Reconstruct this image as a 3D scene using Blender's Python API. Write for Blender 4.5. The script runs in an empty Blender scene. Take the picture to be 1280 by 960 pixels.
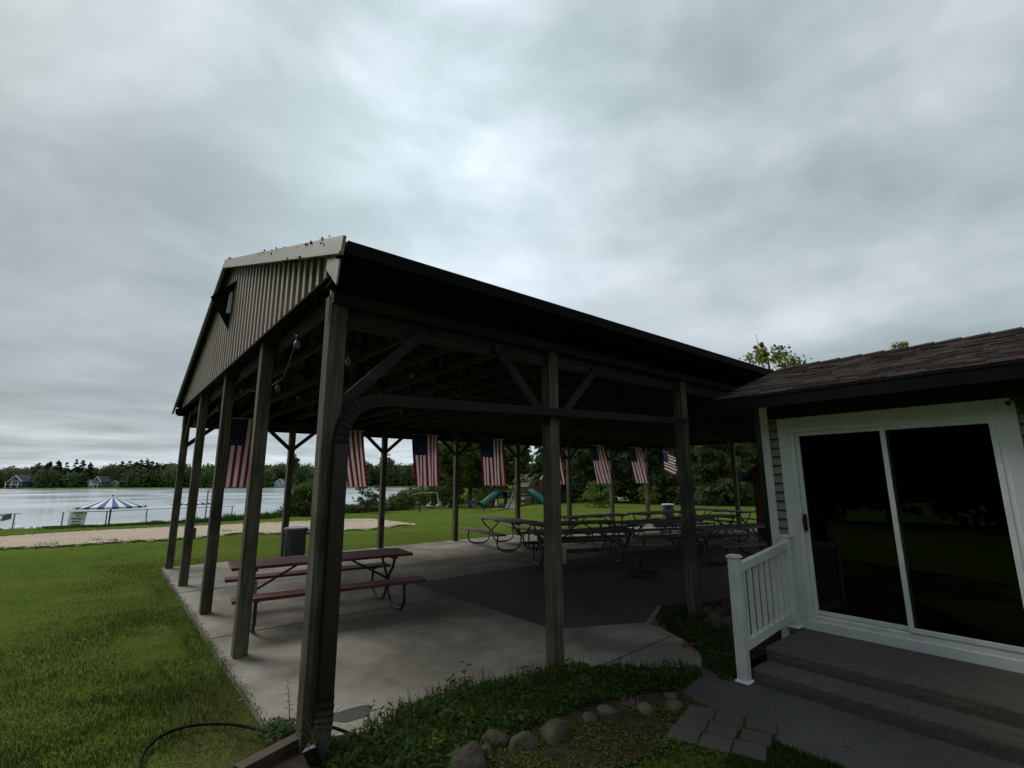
import bpy, bmesh, math, random
import numpy as np
from mathutils import Vector, Matrix
random.seed(7); RNG = np.random.default_rng(7)
PI = math.pi
scene = bpy.context.scene
COL = scene.collection

# ------------------------------------------------------------------ camera geometry
HC = 1.84; F = 615.0; YH = 600.5
TH = math.atan((YH - 480) / F); RO = math.radians(-0.27)
HD = math.radians(39.4)                       # heading: X = along the eaves, Y = along the gable end
f0 = Vector((math.sin(HD), math.cos(HD), 0)); r0 = Vector((math.cos(HD), -math.sin(HD), 0)); up = Vector((0, 0, 1))
FW = f0 * math.cos(TH) + up * math.sin(TH)
U0 = up * math.cos(TH) - f0 * math.sin(TH)
RT = r0 * math.cos(RO) + U0 * math.sin(RO)
UP = U0 * math.cos(RO) - r0 * math.sin(RO)
CAM = Vector((0, 0, HC))
def ray(px, py): return FW + RT * ((px - 640) / F) - UP * ((py - 480) / F)
def at_z(px, py, z=0.0):
    d = ray(px, py); return CAM + d * ((z - HC) / d.z)
def at_Y(px, py, Y):
    d = ray(px, py); return CAM + d * (Y / d.y)
def at_d(px, py, dist):                       # horizontal forward distance
    d = ray(px, py); h = d.x * f0.x + d.y * f0.y
    return CAM + d * (dist / h)

# ------------------------------------------------------------------ terrain
BT = np.array([-9, -1.35, -1.04, -.81, -.62, -.50, -.34, -.26, -.20, -.165, -.15, 99])
BD = np.array([17, 18.9, 20.4, 21.9, 25., 29., 38., 50., 66., 130., 285., 400.])
WATER = -1.5
FAR = 272.0
def sstep(x): x = np.clip(x, 0, 1); return x * x * (3 - 2 * x)
def zground(x, y):
    x = np.asarray(x, float); y = np.asarray(y, float)
    fw = x * f0.x + y * f0.y; la = x * r0.x + y * r0.y
    t = la / np.maximum(fw, .5)
    t = np.where(fw < .5, np.where(la < 0, -3., 3.), t)
    w = sstep((0.06 - t) / .12)
    z = -.033 * np.maximum(0, np.minimum(fw, 60) - 22) * w
    bd = np.interp(t, BT, BD)
    r = np.hypot(x, y)
    dd = np.where(fw > .5, fw, r)
    bd = np.where(fw > .5, bd, np.where(la < 0, 16. + 0 * la, 1e6))
    lake = sstep((dd - bd) / 5.0)
    wob = 6 * np.sin(t * 9) + 3 * np.sin(t * 31 + 1)
    far = sstep((dd - (FAR + wob)) / 6.0)
    zl = -1.32 - 1.2 * sstep((dd - bd - 8) / 6)
    z = z * (1 - lake) + zl * lake
    hill = np.maximum(0, dd - 290) * .05
    hill = np.minimum(hill, 13 + 3 * np.sin(t * 4 + 1))
    zf = -1.0 + hill
    z = z * (1 - far) + zf * far
    rt = sstep((t - .1) / .1) * (fw > .5)
    z = z * (1 - rt) + rt * np.minimum(8, .03 * np.maximum(0, dd - 62))
    return z
def gp(px, py):                                # point of the ground under a pixel
    z = 0.0
    for _ in range(12):
        p = at_z(px, py, min(z, 1.0)); z = .5 * z + .5 * float(zground(p.x, p.y))
    p.z = float(zground(p.x, p.y)); return p

# ------------------------------------------------------------------ materials
MATS = {}
class NT:
    def __init__(s, name):
        s.m = bpy.data.materials.new(name); s.m.use_nodes = True
        s.t = s.m.node_tree; s.n = s.t.nodes; s.b = s.n['Principled BSDF']; MATS[name] = s.m
        s.tc = s.n.new('ShaderNodeTexCoord'); s.co = s.tc.outputs['Object']
    def link(s, a, b): s.t.links.new(a, b)
    def mapping(s, scale=(1, 1, 1), rnd=False, co=None, rot=(0, 0, 0)):
        mp = s.n.new('ShaderNodeMapping'); mp.inputs['Scale'].default_value = scale
        mp.inputs['Rotation'].default_value = rot
        s.link(co or s.co, mp.inputs['Vector'])
        if rnd:
            oi = s.n.new('ShaderNodeObjectInfo'); mu = s.n.new('ShaderNodeMath'); mu.operation = 'MULTIPLY'
            mu.inputs[1].default_value = 37.; s.link(oi.outputs['Random'], mu.inputs[0])
            s.link(mu.outputs[0], mp.inputs['Location'])
        return mp.outputs[0]
    def noise(s, vec, scale, detail=5, rough=.6, dist=0):
        n = s.n.new('ShaderNodeTexNoise'); n.inputs['Scale'].default_value = scale
        n.inputs['Detail'].default_value = detail; n.inputs['Roughness'].default_value = rough
        n.inputs['Distortion'].default_value = dist
        s.link(vec, n.inputs['Vector']); return n.outputs['Fac']
    def ramp(s, fac, stops):
        r = s.n.new('ShaderNodeValToRGB'); e = r.color_ramp.elements
        while len(e) < len(stops): e.new(.5)
        for i, (p, c) in enumerate(stops):
            e[i].position = p; e[i].color = (*c, 1) if len(c) == 3 else c
        s.link(fac, r.inputs[0]); return r.outputs[0]
    def mix(s, fac, a, b, mode='MIX'):
        m = s.n.new('ShaderNodeMix'); m.data_type = 'RGBA'; m.blend_type = mode
        for sock, v in ((m.inputs[0], fac), (m.inputs[6], a), (m.inputs[7], b)):
            if isinstance(v, (int, float)): sock.default_value = v
            elif isinstance(v, tuple): sock.default_value = (*v, 1)
            else: s.link(v, sock)
        return m.outputs[2]
    def bump(s, h, strength=.3, dist=.01):
        b = s.n.new('ShaderNodeBump'); b.inputs['Strength'].default_value = strength; b.inputs['Distance'].default_value = dist
        s.link(h, b.inputs['Height']); s.link(b.outputs[0], s.b.inputs['Normal']); return b
    def col(s, c):
        if isinstance(c, tuple): s.b.inputs['Base Color'].default_value = (*c, 1)
        else: s.link(c, s.b.inputs['Base Color'])
    def set(s, rough=.8, metal=0, spec=.4):
        s.b.inputs['Roughness'].default_value = rough; s.b.inputs['Metallic'].default_value = metal
        s.b.inputs['Specular IOR Level'].default_value = spec
def g3(v, t=(1, 1, 1)): return (v * t[0], v * t[1], v * t[2])

def simple(name, c, rough=.7, metal=0, var=.25, scale=6, spec=.4, bump=0, rnd=True):
    k = NT(name); v = k.mapping(rnd=rnd); n = k.noise(v, scale)
    lo = tuple(x * (1 - var) for x in c); hi = tuple(min(1, x * (1 + var)) for x in c)
    k.col(k.ramp(n, [(.3, lo), (.7, hi)])); k.set(rough, metal, spec)
    if bump: k.bump(k.noise(v, scale * 8), bump, .005)
    return k.m
def wood(name, c1, c2, axis='Z', grain=45, rough=.85, knots=True):
    k = NT(name)
    sc = {'Z': (grain, grain, 1.6), 'X': (1.6, grain, grain), 'Y': (grain, 1.6, grain)}[axis]
    v = k.mapping(sc, rnd=True); n = k.noise(v, 1., 6, .65, .6)
    v2 = k.mapping((1, 1, 1), rnd=True); big = k.noise(v2, 1.7, 3)
    c = k.ramp(n, [(.34, tuple(x * .25 for x in c1)), (.44, c1), (.56, c2), (.7, tuple(x * 1.35 for x in c2))])
    c = k.mix(k.ramp(big, [(.4, (0, 0, 0)), (.7, (1, 1, 1))]), c, tuple(x * .55 for x in c1))
    c2_ = k.mix(.22, c, k.ramp(big, [(.3, tuple(x * .8 for x in c2)), (.7, c1)]))
    k.col(c2_); k.set(rough); k.bump(n, .5, .004); return k.m
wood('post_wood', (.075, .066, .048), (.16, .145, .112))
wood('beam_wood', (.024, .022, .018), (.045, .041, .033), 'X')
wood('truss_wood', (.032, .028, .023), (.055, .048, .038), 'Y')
wood('red_plank', (.13, .036, .038), (.20, .07, .07), 'X', 30, .6)
wood('grey_plank', (.10, .075, .07), (.20, .165, .15), 'X', 30, .75)
wood('shed_wood', (.12, .05, .025), (.19, .085, .04), 'Z', 20)
wood('bark', (.07, .055, .045), (.14, .12, .10), 'Z', 14, .95)
wood('play_wood', (.13, .045, .03), (.22, .08, .05), 'X', 12)
simple('black_steel', (.018, .018, .02), .45, 0, .3, 20, .5)
simple('galv', (.35, .36, .37), .45, .6, .2, 10)
simple('white_vinyl', (.74, .77, .75), .45, 0, .12, 5, .4)
simple('trim_white', (.68, .71, .70), .5, 0, .08, 4, .4)
simple('brown_metal', (.017, .0085, .0075), .5, 0, .3, 8, .5)
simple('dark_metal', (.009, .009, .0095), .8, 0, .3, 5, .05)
simple('pipe_dark', (.014, .014, .014), .6, 0, .2, 6, .2)
simple('soil', (.04, .03, .02), .95, 0, .4, 12, .1, .6)
simple('shade_dark', (.02, .024, .018), .8, 0, .2, 4, .2)  # near-black standing for eave shade and lap shadows on the house wall
simple('siding_tan', (.27, .245, .215), .6, 0, .08, 4, .3)
simple('rust_pipe', (.075, .048, .038), .6, .1, .3, 9)
simple('bin_grey', (.055, .065, .075), .5, 0, .15, 6, .4)
simple('bin_lid', (.22, .24, .26), .4, 0, .15, 6, .5)
simple('hose_black', (.010, .011, .010), .85, 0, .3, 10, .1)
simple('box_grey', (.16, .17, .16), .6)
simple('green_plastic', (.005, .11, .085), .35, 0, .15, 3, .5)
simple('shingle_play', (.22, .19, .17), .9)
simple('white_paint', (.75, .75, .74), .5, 0, .06)
simple('blue_cloth', (.06, .13, .27), .8, 0, .12)
simple('white_cloth', (.78, .79, .80), .8, 0, .06)
simple('flag_red', (.23, .010, .028), .8, 0, .15)
simple('flag_white', (.66, .62, .63), .8, 0, .08)
simple('flag_blue', (.012, .018, .06), .8, 0, .15)
simple('sign_white', (.86, .86, .86), .5, 0, .03)
simple('ink_pink', (.50, .16, .17), .6)
simple('ink_black', (.02, .02, .02), .6)
simple('ink_red', (.45, .03, .03), .6)
simple('sign_brown', (.16, .14, .12), .7)
simple('yellow', (.55, .38, .1), .6)
simple('pale_plastic', (.6, .62, .62), .5)
simple('house_wall', (.16, .175, .20), .8)
simple('house_roof', (.10, .10, .11), .9)
simple('beige_wall', (.36, .33, .28), .8)
simple('window_dark', (.03, .035, .04), .1, 0, .2, 3, .8)
simple('red_plastic', (.10, .012, .008), .7)
simple('fin_blue', (.05, .07, .10), .6)
simple('interior', (.05, .045, .04), .9)
simple('stone_pink', (.11, .08, .062), .9, 0, .3, 7, .3, .6)
simple('bone_white', (.5, .48, .44), .8)
simple('leaf_dead', (.16, .09, .04), .8)
simple('road', (.30, .29, .27), .9, 0, .15, .8)

for fn_ in ('flag_red', 'flag_white', 'flag_blue'):      # thin cloth lets daylight through
    q_ = MATS[fn_].node_tree; tr = q_.nodes.new('ShaderNodeBsdfTranslucent'); mx = q_.nodes.new('ShaderNodeMixShader'); mx.inputs[0].default_value = .32
    src = [l_.from_socket for l_ in q_.links if l_.to_socket.name == 'Base Color'][0]
    q_.links.new(src, tr.inputs[0]); q_.links.new(q_.nodes['Principled BSDF'].outputs[0], mx.inputs[1]); q_.links.new(tr.outputs[0], mx.inputs[2]); q_.links.new(mx.outputs[0], q_.nodes['Material Output'].inputs[0])
k = NT('stone'); v = k.mapping(rnd=True); n = k.noise(v, 9, 6, .7); n2 = k.noise(v, 2.5, 3)
k.col(k.mix(k.ramp(n2, [(.45, (0, 0, 0)), (.62, (1, 1, 1))]), k.ramp(n, [(.35, (.022, .018, .012)), (.65, (.11, .085, .058))]),
            k.ramp(n, [(.3, (.035, .04, .02)), (.7, (.11, .105, .07))]))); k.set(.9); k.bump(n, .6, .02)

k = NT('siding_metal'); v = k.mapping((3, 3, .5)); n = k.noise(v, 1.2); n2 = k.noise(k.mapping((6, 6, .8)), 1.5, 6, .7)
c = k.ramp(n, [(.3, (.29, .235, .185)), (.7, (.38, .315, .25))])
c = k.mix(k.ramp(n2, [(.55, (0, 0, 0)), (.72, (1, 1, 1))]), c, (.19, .145, .12)); k.col(c); k.set(.5, .1)
k = NT('trim_metal'); v = k.mapping((3, 3, 3)); n = k.noise(v, 1.2, 6); k.col(k.ramp(n, [(.3, (.22, .20, .165)), (.5, (.32, .295, .25)), (.75, (.26, .235, .20))])); k.set(.5, .1)
k = NT('roof_metal'); n = k.noise(k.mapping((1, 4, 1)), 2); k.col(k.ramp(n, [(.3, (.012, .011, .011)), (.7, (.022, .02, .019))])); k.set(.55, .2)

k = NT('concrete'); v = k.mapping(); n = k.noise(v, .9, 6, .65); n2 = k.noise(v, 55, 4, .7); n3 = k.noise(v, .45, 4, .6, .5)
c = k.ramp(n, [(.36, (.17, .15, .11)), (.5, (.30, .275, .222)), (.64, (.40, .375, .315))])
c = k.mix(k.ramp(n3, [(.50, (0, 0, 0)), (.60, (.8, .8, .8))]), c, (.13, .112, .085))
c = k.mix(.22, c, k.ramp(n2, [(.35, (.16, .14, .115)), (.65, (.42, .38, .33))])); k.col(c); k.set(.9, 0, .2); k.bump(n2, .25, .004)
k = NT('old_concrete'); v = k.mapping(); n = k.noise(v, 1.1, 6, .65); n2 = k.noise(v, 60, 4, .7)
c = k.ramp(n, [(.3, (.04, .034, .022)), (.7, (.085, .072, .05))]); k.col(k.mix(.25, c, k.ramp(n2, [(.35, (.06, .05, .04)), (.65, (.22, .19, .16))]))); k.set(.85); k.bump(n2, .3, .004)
k = NT('walk'); v = k.mapping(); n = k.noise(v, 1.3, 5); n2 = k.noise(v, 90, 3, .8)
c = k.ramp(n, [(.35, (.042, .040, .035)), (.65, (.09, .085, .075))]); k.col(k.mix(.4, c, k.ramp(n2, [(.35, (.03, .03, .03)), (.7, (.17, .165, .155))]))); k.set(.9); k.bump(n2, .5, .005)
k = NT('step_concrete'); v = k.mapping(); n = k.noise(v, 1.6, 6); n2 = k.noise(v, 70, 4, .8); n3 = k.noise(k.mapping((6, .5, 14)), 3, 6, .7)
c = k.ramp(n, [(.3, (.085, .071, .058)), (.7, (.17, .145, .12))]); c = k.mix(k.ramp(n3, [(.45, (0, 0, 0)), (.62, (.85, .85, .85))]), c, (.20, .17, .142))
k.col(k.mix(.38, c, k.ramp(n2, [(.38, (.02, .017, .015)), (.64, (.25, .215, .18))]))); k.set(.92); k.bump(k.noise(v, 28, 6, .8), 1.0, .03)
k = NT('paver'); v = k.mapping(rnd=True); n2 = k.noise(v, 70, 4, .8); n = k.noise(v, 3, 4)
k.col(k.mix(.4, k.ramp(n, [(.3, (.04, .038, .033)), (.7, (.08, .076, .066))]), k.ramp(n2, [(.35, (.02, .02, .018)), (.7, (.12, .115, .10))]))); k.set(.9); k.bump(n2, .6, .006)

k = NT('shingles'); br = k.n.new('ShaderNodeTexBrick'); br.inputs['Scale'].default_value = 1
vec = k.mapping((1, 1, 1), rot=(0, 0, PI / 2)); k.link(vec, br.inputs['Vector'])
br.inputs['Brick Width'].default_value = .32; br.inputs['Row Height'].default_value = .14; br.inputs['Mortar Size'].default_value = .006
br.inputs['Color1'].default_value = (.046, .030, .025, 1); br.inputs['Color2'].default_value = (.022, .015, .013, 1); br.inputs['Mortar'].default_value = (.02, .016, .015, 1)
nn = k.noise(k.mapping(), 60, 3, .8); n4 = k.noise(k.mapping(), 1.2, 4)
c = k.mix(.35, br.outputs[0], k.ramp(nn, [(.35, (.014, .011, .01)), (.7, (.10, .07, .055))])); c = k.mix(k.ramp(n4, [(.5, (0, 0, 0)), (.75, (.5, .5, .5))]), c, (.03, .032, .022)); k.col(c); k.set(.95, 0, .15); k.bump(br.outputs['Fac'], -.6, .01)

k = NT('house_siding'); n = k.noise(k.mapping((1, 1, 1)), 3, 4); k.col(k.ramp(n, [(.3, (.38, .35, .31)), (.7, (.46, .43, .39))])); k.set(.6)

# lawn: greens with dry patches, worn soil along the slab
k = NT('lawn'); v = k.mapping(); n1 = k.noise(v, .35, 5, .6); n2 = k.noise(v, 2.2, 6, .7); n3 = k.noise(v, 28, 4, .7)
c = k.ramp(n1, [(.36, (.045, .09, .012)), (.5, (.08, .125, .018)), (.64, (.135, .172, .032))])
c = k.mix(.45, c, k.ramp(n2, [(.35, (.05, .09, .014)), (.65, (.13, .175, .034))]))
c = k.mix(.4, c, k.ramp(n3, [(.35, (.045, .068, .014)), (.65, (.18, .22, .05))]))
sx = k.n.new('ShaderNodeSeparateXYZ'); k.link(k.co, sx.inputs[0])
def mth(op, a, b=None):
    m = k.n.new('ShaderNodeMath'); m.operation = op; m.use_clamp = False
    for i, q in enumerate((a, b)):
        if q is None: continue
        if isinstance(q, (int, float)): m.inputs[i].default_value = q
        else: k.link(q, m.inputs[i])
    return m.outputs[0]
xx = sx.outputs[0]; yy = sx.outputs[1]
wear = mth('MULTIPLY', mth('MAXIMUM', mth('SUBTRACT', 1.15, mth('MULTIPLY', mth('ABSOLUTE', mth('SUBTRACT', xx, 1.2)), 1.3)), 0.0), mth('MAXIMUM', mth('SUBTRACT', 1.25, mth('MULTIPLY', mth('ABSOLUTE', mth('SUBTRACT', yy, 3.6)), .36)), 0.0))
bed = mth('MULTIPLY', mth('MAXIMUM', mth('SUBTRACT', 1.6, mth('ABSOLUTE', mth('SUBTRACT', xx, 4.6))), 0.0), mth('MAXIMUM', mth('SUBTRACT', 2.4, mth('ABSOLUTE', mth('SUBTRACT', yy, 2.6))), 0.0))
tot = mth('MAXIMUM', wear, bed)
wm = k.ramp(mth('MULTIPLY', mth('MINIMUM', mth('MULTIPLY', tot, 2.2), 1.0), mth('ADD', mth('MULTIPLY', n2, .9), .15)), [(.35, (0, 0, 0)), (.75, (.8, .8, .8))])
c = k.mix(wm, c, k.ramp(n3, [(.3, (.045, .033, .02)), (.7, (.11, .085, .05))]))
k.col(c); k.set(1.0, 0, .0); k.bump(n3, .8, .03)
k.b.inputs['Sheen Weight'].default_value = .0; k.b.inputs['Sheen Roughness'].default_value = .6; k.b.inputs['Sheen Tint'].default_value = (.5, .6, .25, 1)
k = NT('sand'); v = k.mapping(); n = k.noise(v, .8, 5); n2 = k.noise(v, 9, 5, .7)
c = k.mix(.6, k.ramp(n, [(.3, (.40, .31, .215)), (.7, (.56, .45, .33))]), k.ramp(n2, [(.38, (.27, .20, .13)), (.62, (.64, .53, .40))])); k.col(c); k.set(.95); k.bump(n2, .9, .06)
k = NT('water'); v = k.mapping(); n = k.noise(k.mapping((1, 1, 1)), 1.6, 4, .6); n2 = k.noise(v, .035, 3)
k.col((.62, .67, .70)); k.set(.12, .6, .5); k.b.inputs['IOR'].default_value = 2.0
k.bump(n, .05, .02); 
rr = k.ramp(n2, [(.4, (.14, .14, .14)), (.6, (.24, .24, .24))]); k.link(rr, k.b.inputs['Roughness'])

def leafmat(name, cols, trans=.3, rough=.6):
    k = NT(name); gn = k.n.new('ShaderNodeNewGeometry'); r = gn.outputs['Random Per Island']
    n = len(cols); c = k.ramp(r, [(i / max(1, n - 1), q) for i, q in enumerate(cols)])
    big = k.noise(k.mapping(), .55, 3); c = k.mix(k.ramp(big, [(.4, (0, 0, 0)), (.65, (.45, .45, .45))]), c, tuple(x * .55 for x in cols[0]))
    k.col(c); k.set(rough, 0, .1)
    tr = k.n.new('ShaderNodeBsdfTranslucent'); k.link(c, tr.inputs['Color'])
    mx = k.n.new('ShaderNodeMixShader'); mx.inputs[0].default_value = trans
    k.link(k.b.outputs[0], mx.inputs[1]); k.link(tr.outputs[0], mx.inputs[2]); k.link(mx.outputs[0], k.n['Material Output'].inputs['Surface'])
leafmat('blades', [(.026, .060, .006), (.042, .088, .010), (.033, .072, .008), (.09, .10, .024), (.05, .095, .012)], .4)
leafmat('bed_leaf', [(.03, .07, .012), (.05, .11, .02), (.04, .085, .015), (.08, .13, .025)], .3)
leafmat('leaf_maple', [(.055, .095, .018), (.085, .14, .028), (.125, .17, .038), (.07, .115, .022)], .35)
leafmat('leaf_yellow', [(.10, .15, .025), (.17, .20, .035), (.32, .27, .05), (.14, .18, .03)], .45)
leafmat('leaf_lime', [(.12, .19, .03), (.17, .25, .05), (.10, .16, .03)], .4)
leafmat('leaf_spruce', [(.038, .068, .026), (.06, .098, .034), (.048, .08, .03), (.085, .12, .04)], .2)
leafmat('leaf_juniper', [(.065, .10, .036), (.10, .135, .055), (.14, .165, .07), (.05, .08, .03)], .25)
leafmat('leaf_bush', [(.06, .10, .015), (.10, .15, .025), (.14, .17, .03), (.05, .085, .015)], .3)
leafmat('leaf_forest', [(.055, .095, .032), (.085, .13, .042), (.11, .15, .055), (.07, .10, .038), (.14, .155, .055)], .2)
leafmat('leaf_pine', [(.025, .05, .028), (.04, .068, .034), (.032, .058, .03)], .1)

# door glass: a real pane, clear with reflections
k = NT('glass'); k.n.remove(k.b)
tr = k.n.new('ShaderNodeBsdfTransparent'); tr.inputs[0].default_value = (.55, .6, .58, 1)
gl = k.n.new('ShaderNodeBsdfGlossy'); gl.inputs['Roughness'].default_value = .01; gl.inputs[0].default_value = (.9, .95, .93, 1)
lw = k.n.new('ShaderNodeFresnel'); lw.inputs[0].default_value = 1.4
mx = k.n.new('ShaderNodeMixShader'); k.link(lw.outputs[0], mx.inputs[0]); k.link(tr.outputs[0], mx.inputs[1]); k.link(gl.outputs[0], mx.inputs[2])
k.link(mx.outputs[0], k.n['Material Output'].inputs['Surface'])
k = NT('bulb_glass'); k.col((.25, .26, .27)); k.set(.08, 0, .6); k.b.inputs['Alpha'].default_value = .6
# chain link: woven wire as alpha pattern is avoided; the wires are built

# ------------------------------------------------------------------ mesh builder
class MB:
    def __init__(s): s.v = []; s.f = []; s.mi = []; s.cur = 0
    def add(s, vs, fs):
        b = len(s.v); s.v += [tuple(q) for q in vs]; s.f += [tuple(i + b for i in q) for q in fs]; s.mi += [s.cur] * len(fs); return s
    def box(s, x0, x1, y0, y1, z0, z1, M=None):
        vs = [Vector(q) for q in ((x0, y0, z0), (x1, y0, z0), (x1, y1, z0), (x0, y1, z0), (x0, y0, z1), (x1, y0, z1), (x1, y1, z1), (x0, y1, z1))]
        if M: vs = [M @ q for q in vs]
        return s.add(vs, [(0, 3, 2, 1), (4, 5, 6, 7), (0, 1, 5, 4), (1, 2, 6, 5), (2, 3, 7, 6), (3, 0, 4, 7)])
    def bbox(s, x0, x1, y0, y1, z0, z1, c=.006, M=None):   # box with chamfered vertical + horizontal edges (via bmesh)
        bm = bmesh.new(); bmesh.ops.create_cube(bm, size=1)
        for q in bm.verts: q.co = Vector(((x0 + x1) / 2 + q.co.x * (x1 - x0), (y0 + y1) / 2 + q.co.y * (y1 - y0), (z0 + z1) / 2 + q.co.z * (z1 - z0)))
        bmesh.ops.bevel(bm, geom=bm.edges[:], offset=c, segments=1, affect='EDGES')
        vs = [M @ q.co if M else q.co.copy() for q in bm.verts]; bm.verts.index_update()
        fs = [[q.index for q in fc.verts] for fc in bm.faces]; bm.free(); return s.add(vs, fs)
    def bar(s, a, b, w, h, upv=(0, 0, 1)):
        a = Vector(a); b = Vector(b); d = (b - a); L = d.length; d.normalize(); u = Vector(upv)
        if abs(d.dot(u)) > .98: u = Vector((1, 0, 0))
        x = d.cross(u).normalized(); z = x.cross(d).normalized()
        M = Matrix(((x.x, d.x, z.x, a.x), (x.y, d.y, z.y, a.y), (x.z, d.z, z.z, a.z), (0, 0, 0, 1)))
        return s.box(-w / 2, w / 2, 0, L, -h / 2, h / 2, M)
    def tube(s, pts, r, n=8, caps=True):
        P = [Vector(p) for p in pts]; R = r if isinstance(r, (list, tuple)) else [r] * len(P); rings = []; prev = None
        for i, p in enumerate(P):
            t = (P[min(i + 1, len(P) - 1)] - P[max(i - 1, 0)]).normalized()
            if prev is None:
                a = Vector((0, 0, 1)) if abs(t.z) < .9 else Vector((1, 0, 0)); nx = t.cross(a).normalized()
            else: nx = (prev - t * prev.dot(t)).normalized()
            prev = nx; ny = t.cross(nx)
            rings.append([p + (nx * math.cos(2 * PI * j / n) + ny * math.sin(2 * PI * j / n)) * R[i] for j in range(n)])
        vs = [q for rg in rings for q in rg]; fs = []
        for i in range(len(P) - 1):
            for j in range(n): a = i * n + j; b = i * n + (j + 1) % n; fs.append((a, b, b + n, a + n))
        if caps: fs.append(tuple(range(n))[::-1]); fs.append(tuple((len(P) - 1) * n + j for j in range(n)))
        return s.add(vs, fs)
    def lathe(s, prof, n=24, c=(0, 0, 0), cap=True):
        vs = []; fs = []
        for (r, z) in prof:
            for j in range(n): vs.append((c[0] + r * math.cos(2 * PI * j / n), c[1] + r * math.sin(2 * PI * j / n), c[2] + z))
        for i in range(len(prof) - 1):
            for j in range(n): a = i * n + j; b = i * n + (j + 1) % n; fs.append((a, b, b + n, a + n))
        if cap: fs.append(tuple(range(n))[::-1]); fs.append(tuple((len(prof) - 1) * n + j for j in range(n)))
        return s.add(vs, fs)
    def prism(s, poly, z0, z1, M=None):      # polygon in xy extruded z0..z1
        n = len(poly); vs = [Vector((p[0], p[1], z0)) for p in poly] + [Vector((p[0], p[1], z1)) for p in poly]
        if M: vs = [M @ q for q in vs]
        return s.add(vs, [tuple(range(n))[::-1], tuple(range(n, 2 * n))] + [(i, (i + 1) % n, n + (i + 1) % n, n + i) for i in range(n)])
    def build(s, name, mats, parent=None, world=False, smooth=False, loc=None, rotz=0):
        if isinstance(mats, str): mats = [mats]
        off = Vector((0, 0, 0))
        if parent is not None and world:
            q = parent
            while q: off += q.location; q = q.parent
        if parent is None and loc is not None and world: off = Vector(loc)
        vs = [(a[0] - off.x, a[1] - off.y, a[2] - off.z) for a in s.v]
        me = bpy.data.meshes.new(name); me.from_pydata(vs, [], s.f)
        for m in mats: me.materials.append(MATS[m])
        if len(mats) > 1: me.polygons.foreach_set('material_index', s.mi)
        if smooth:
            me.polygons.foreach_set('use_smooth', [True] * len(s.f)); 
            try: me.set_sharp_from_angle(angle=math.radians(40))
            except Exception: pass
        me.update()
        o = bpy.data.objects.new(name, me); COL.objects.link(o)
        if parent is not None: o.parent = parent
        elif loc is not None: o.location = loc
        o.rotation_euler.z = rotz
        return o
def npmesh(name, V, Fc, mat, parent=None, loc=None):
    """V (n,3) array, Fc (m,k) index array"""
    me = bpy.data.meshes.new(name); n = len(V); m, kk = Fc.shape
    me.vertices.add(n); me.vertices.foreach_set('co', np.asarray(V, np.float32).ravel())
    me.loops.add(m * kk); me.loops.foreach_set('vertex_index', np.asarray(Fc, np.int32).ravel())
    me.polygons.add(m); me.polygons.foreach_set('loop_start', np.arange(0, m * kk, kk, dtype=np.int32))
    try: me.polygons.foreach_set('loop_total', np.full(m, kk, np.int32))
    except Exception: pass
    me.materials.append(MATS[mat]); me.update(calc_edges=True); me.validate()
    o = bpy.data.objects.new(name, me); COL.objects.link(o)
    if parent is not None: o.parent = parent
    if loc is not None: o.location = loc
    return o
def tag(o, label=None, cat=None, group=None, kind=None):
    if label: o['label'] = label
    if cat: o['category'] = cat
    if group: o['group'] = group
    if kind: o['kind'] = kind
    return o
def thing(name, label, cat, loc=(0, 0, 0), rotz=0, group=None):
    o = bpy.data.objects.new(name, None); COL.objects.link(o); o.location = loc; o.rotation_euler.z = rotz; o.empty_display_size = .2
    return tag(o, label, cat, group)
def copytree(o, loc=None, rotz=None, label=None):
    def rec(q, par):
        c = q.copy(); COL.objects.link(c); c.parent = par
        for ch in list(q.children): rec(ch, c)
        return c
    c = rec(o, None)
    if loc is not None: c.location = loc
    if rotz is not None: c.rotation_euler.z = rotz
    if label: c['label'] = label
    return c
CAMROT = -HD                                   # local x = camera right, local y = away

# ------------------------------------------------------------------ ground, water, sand, road
def build_ground():
    ths = np.concatenate([np.linspace(-72, 72, 300), np.linspace(76, 284, 40)])
    rs = np.concatenate([np.linspace(.6, 14, 46), np.linspace(14.4, 34, 50), np.geomspace(34.6, 240, 60), np.linspace(244, 420, 50), np.geomspace(430, 2500, 14)])
    T, R = np.meshgrid(np.radians(ths), rs)
    la = R * np.sin(T); fw = R * np.cos(T)
    X = fw * f0.x + la * r0.x; Y = fw * f0.y + la * r0.y; Z = zground(X, Y)
    near = (R < 14); Z = Z + np.where(near, 0.012 * np.sin(X * 2.1) * np.cos(Y * 1.7), 0) - .016
    inslab = (X > 1.0) & (Y > 2.6) & (Y < 14.2) & (X < 21.5); Z = np.where(inslab, -.06, Z)
    house = (X > 3.6) & (Y < 2.9) & (R < 14); Z = np.where(house, np.minimum(Z, -.016), Z)
    nr, nt = R.shape; V = np.stack([X, Y, Z], -1).reshape(-1, 3); V = np.vstack([V, [[0, 0, -.016]]])
    i, j = np.meshgrid(np.arange(nr - 1), np.arange(nt), indexing='ij'); j2 = (j + 1) % nt
    Fc = np.stack([i * nt + j, (i + 1) * nt + j, (i + 1) * nt + j2, i * nt + j2], -1).reshape(-1, 4)[:, ::-1]
    c = nr * nt; jj = np.arange(nt); fan = np.stack([np.full(nt, c), jj, (jj + 1) % nt, (jj + 1) % nt], -1)
    o = npmesh('ground', V, Fc, 'lawn'); 
    o.data.polygons.foreach_set('use_smooth', [True] * len(o.data.polygons)); tag(o, kind='structure')
    m = MB(); m.prism([(.62 * math.sin(a), .62 * math.cos(a)) for a in np.linspace(0, 2 * PI, 25)[:-1]], -.3, -.017); tag(m.build('ground_underfoot', 'lawn'), kind='structure')
build_ground()
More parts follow.
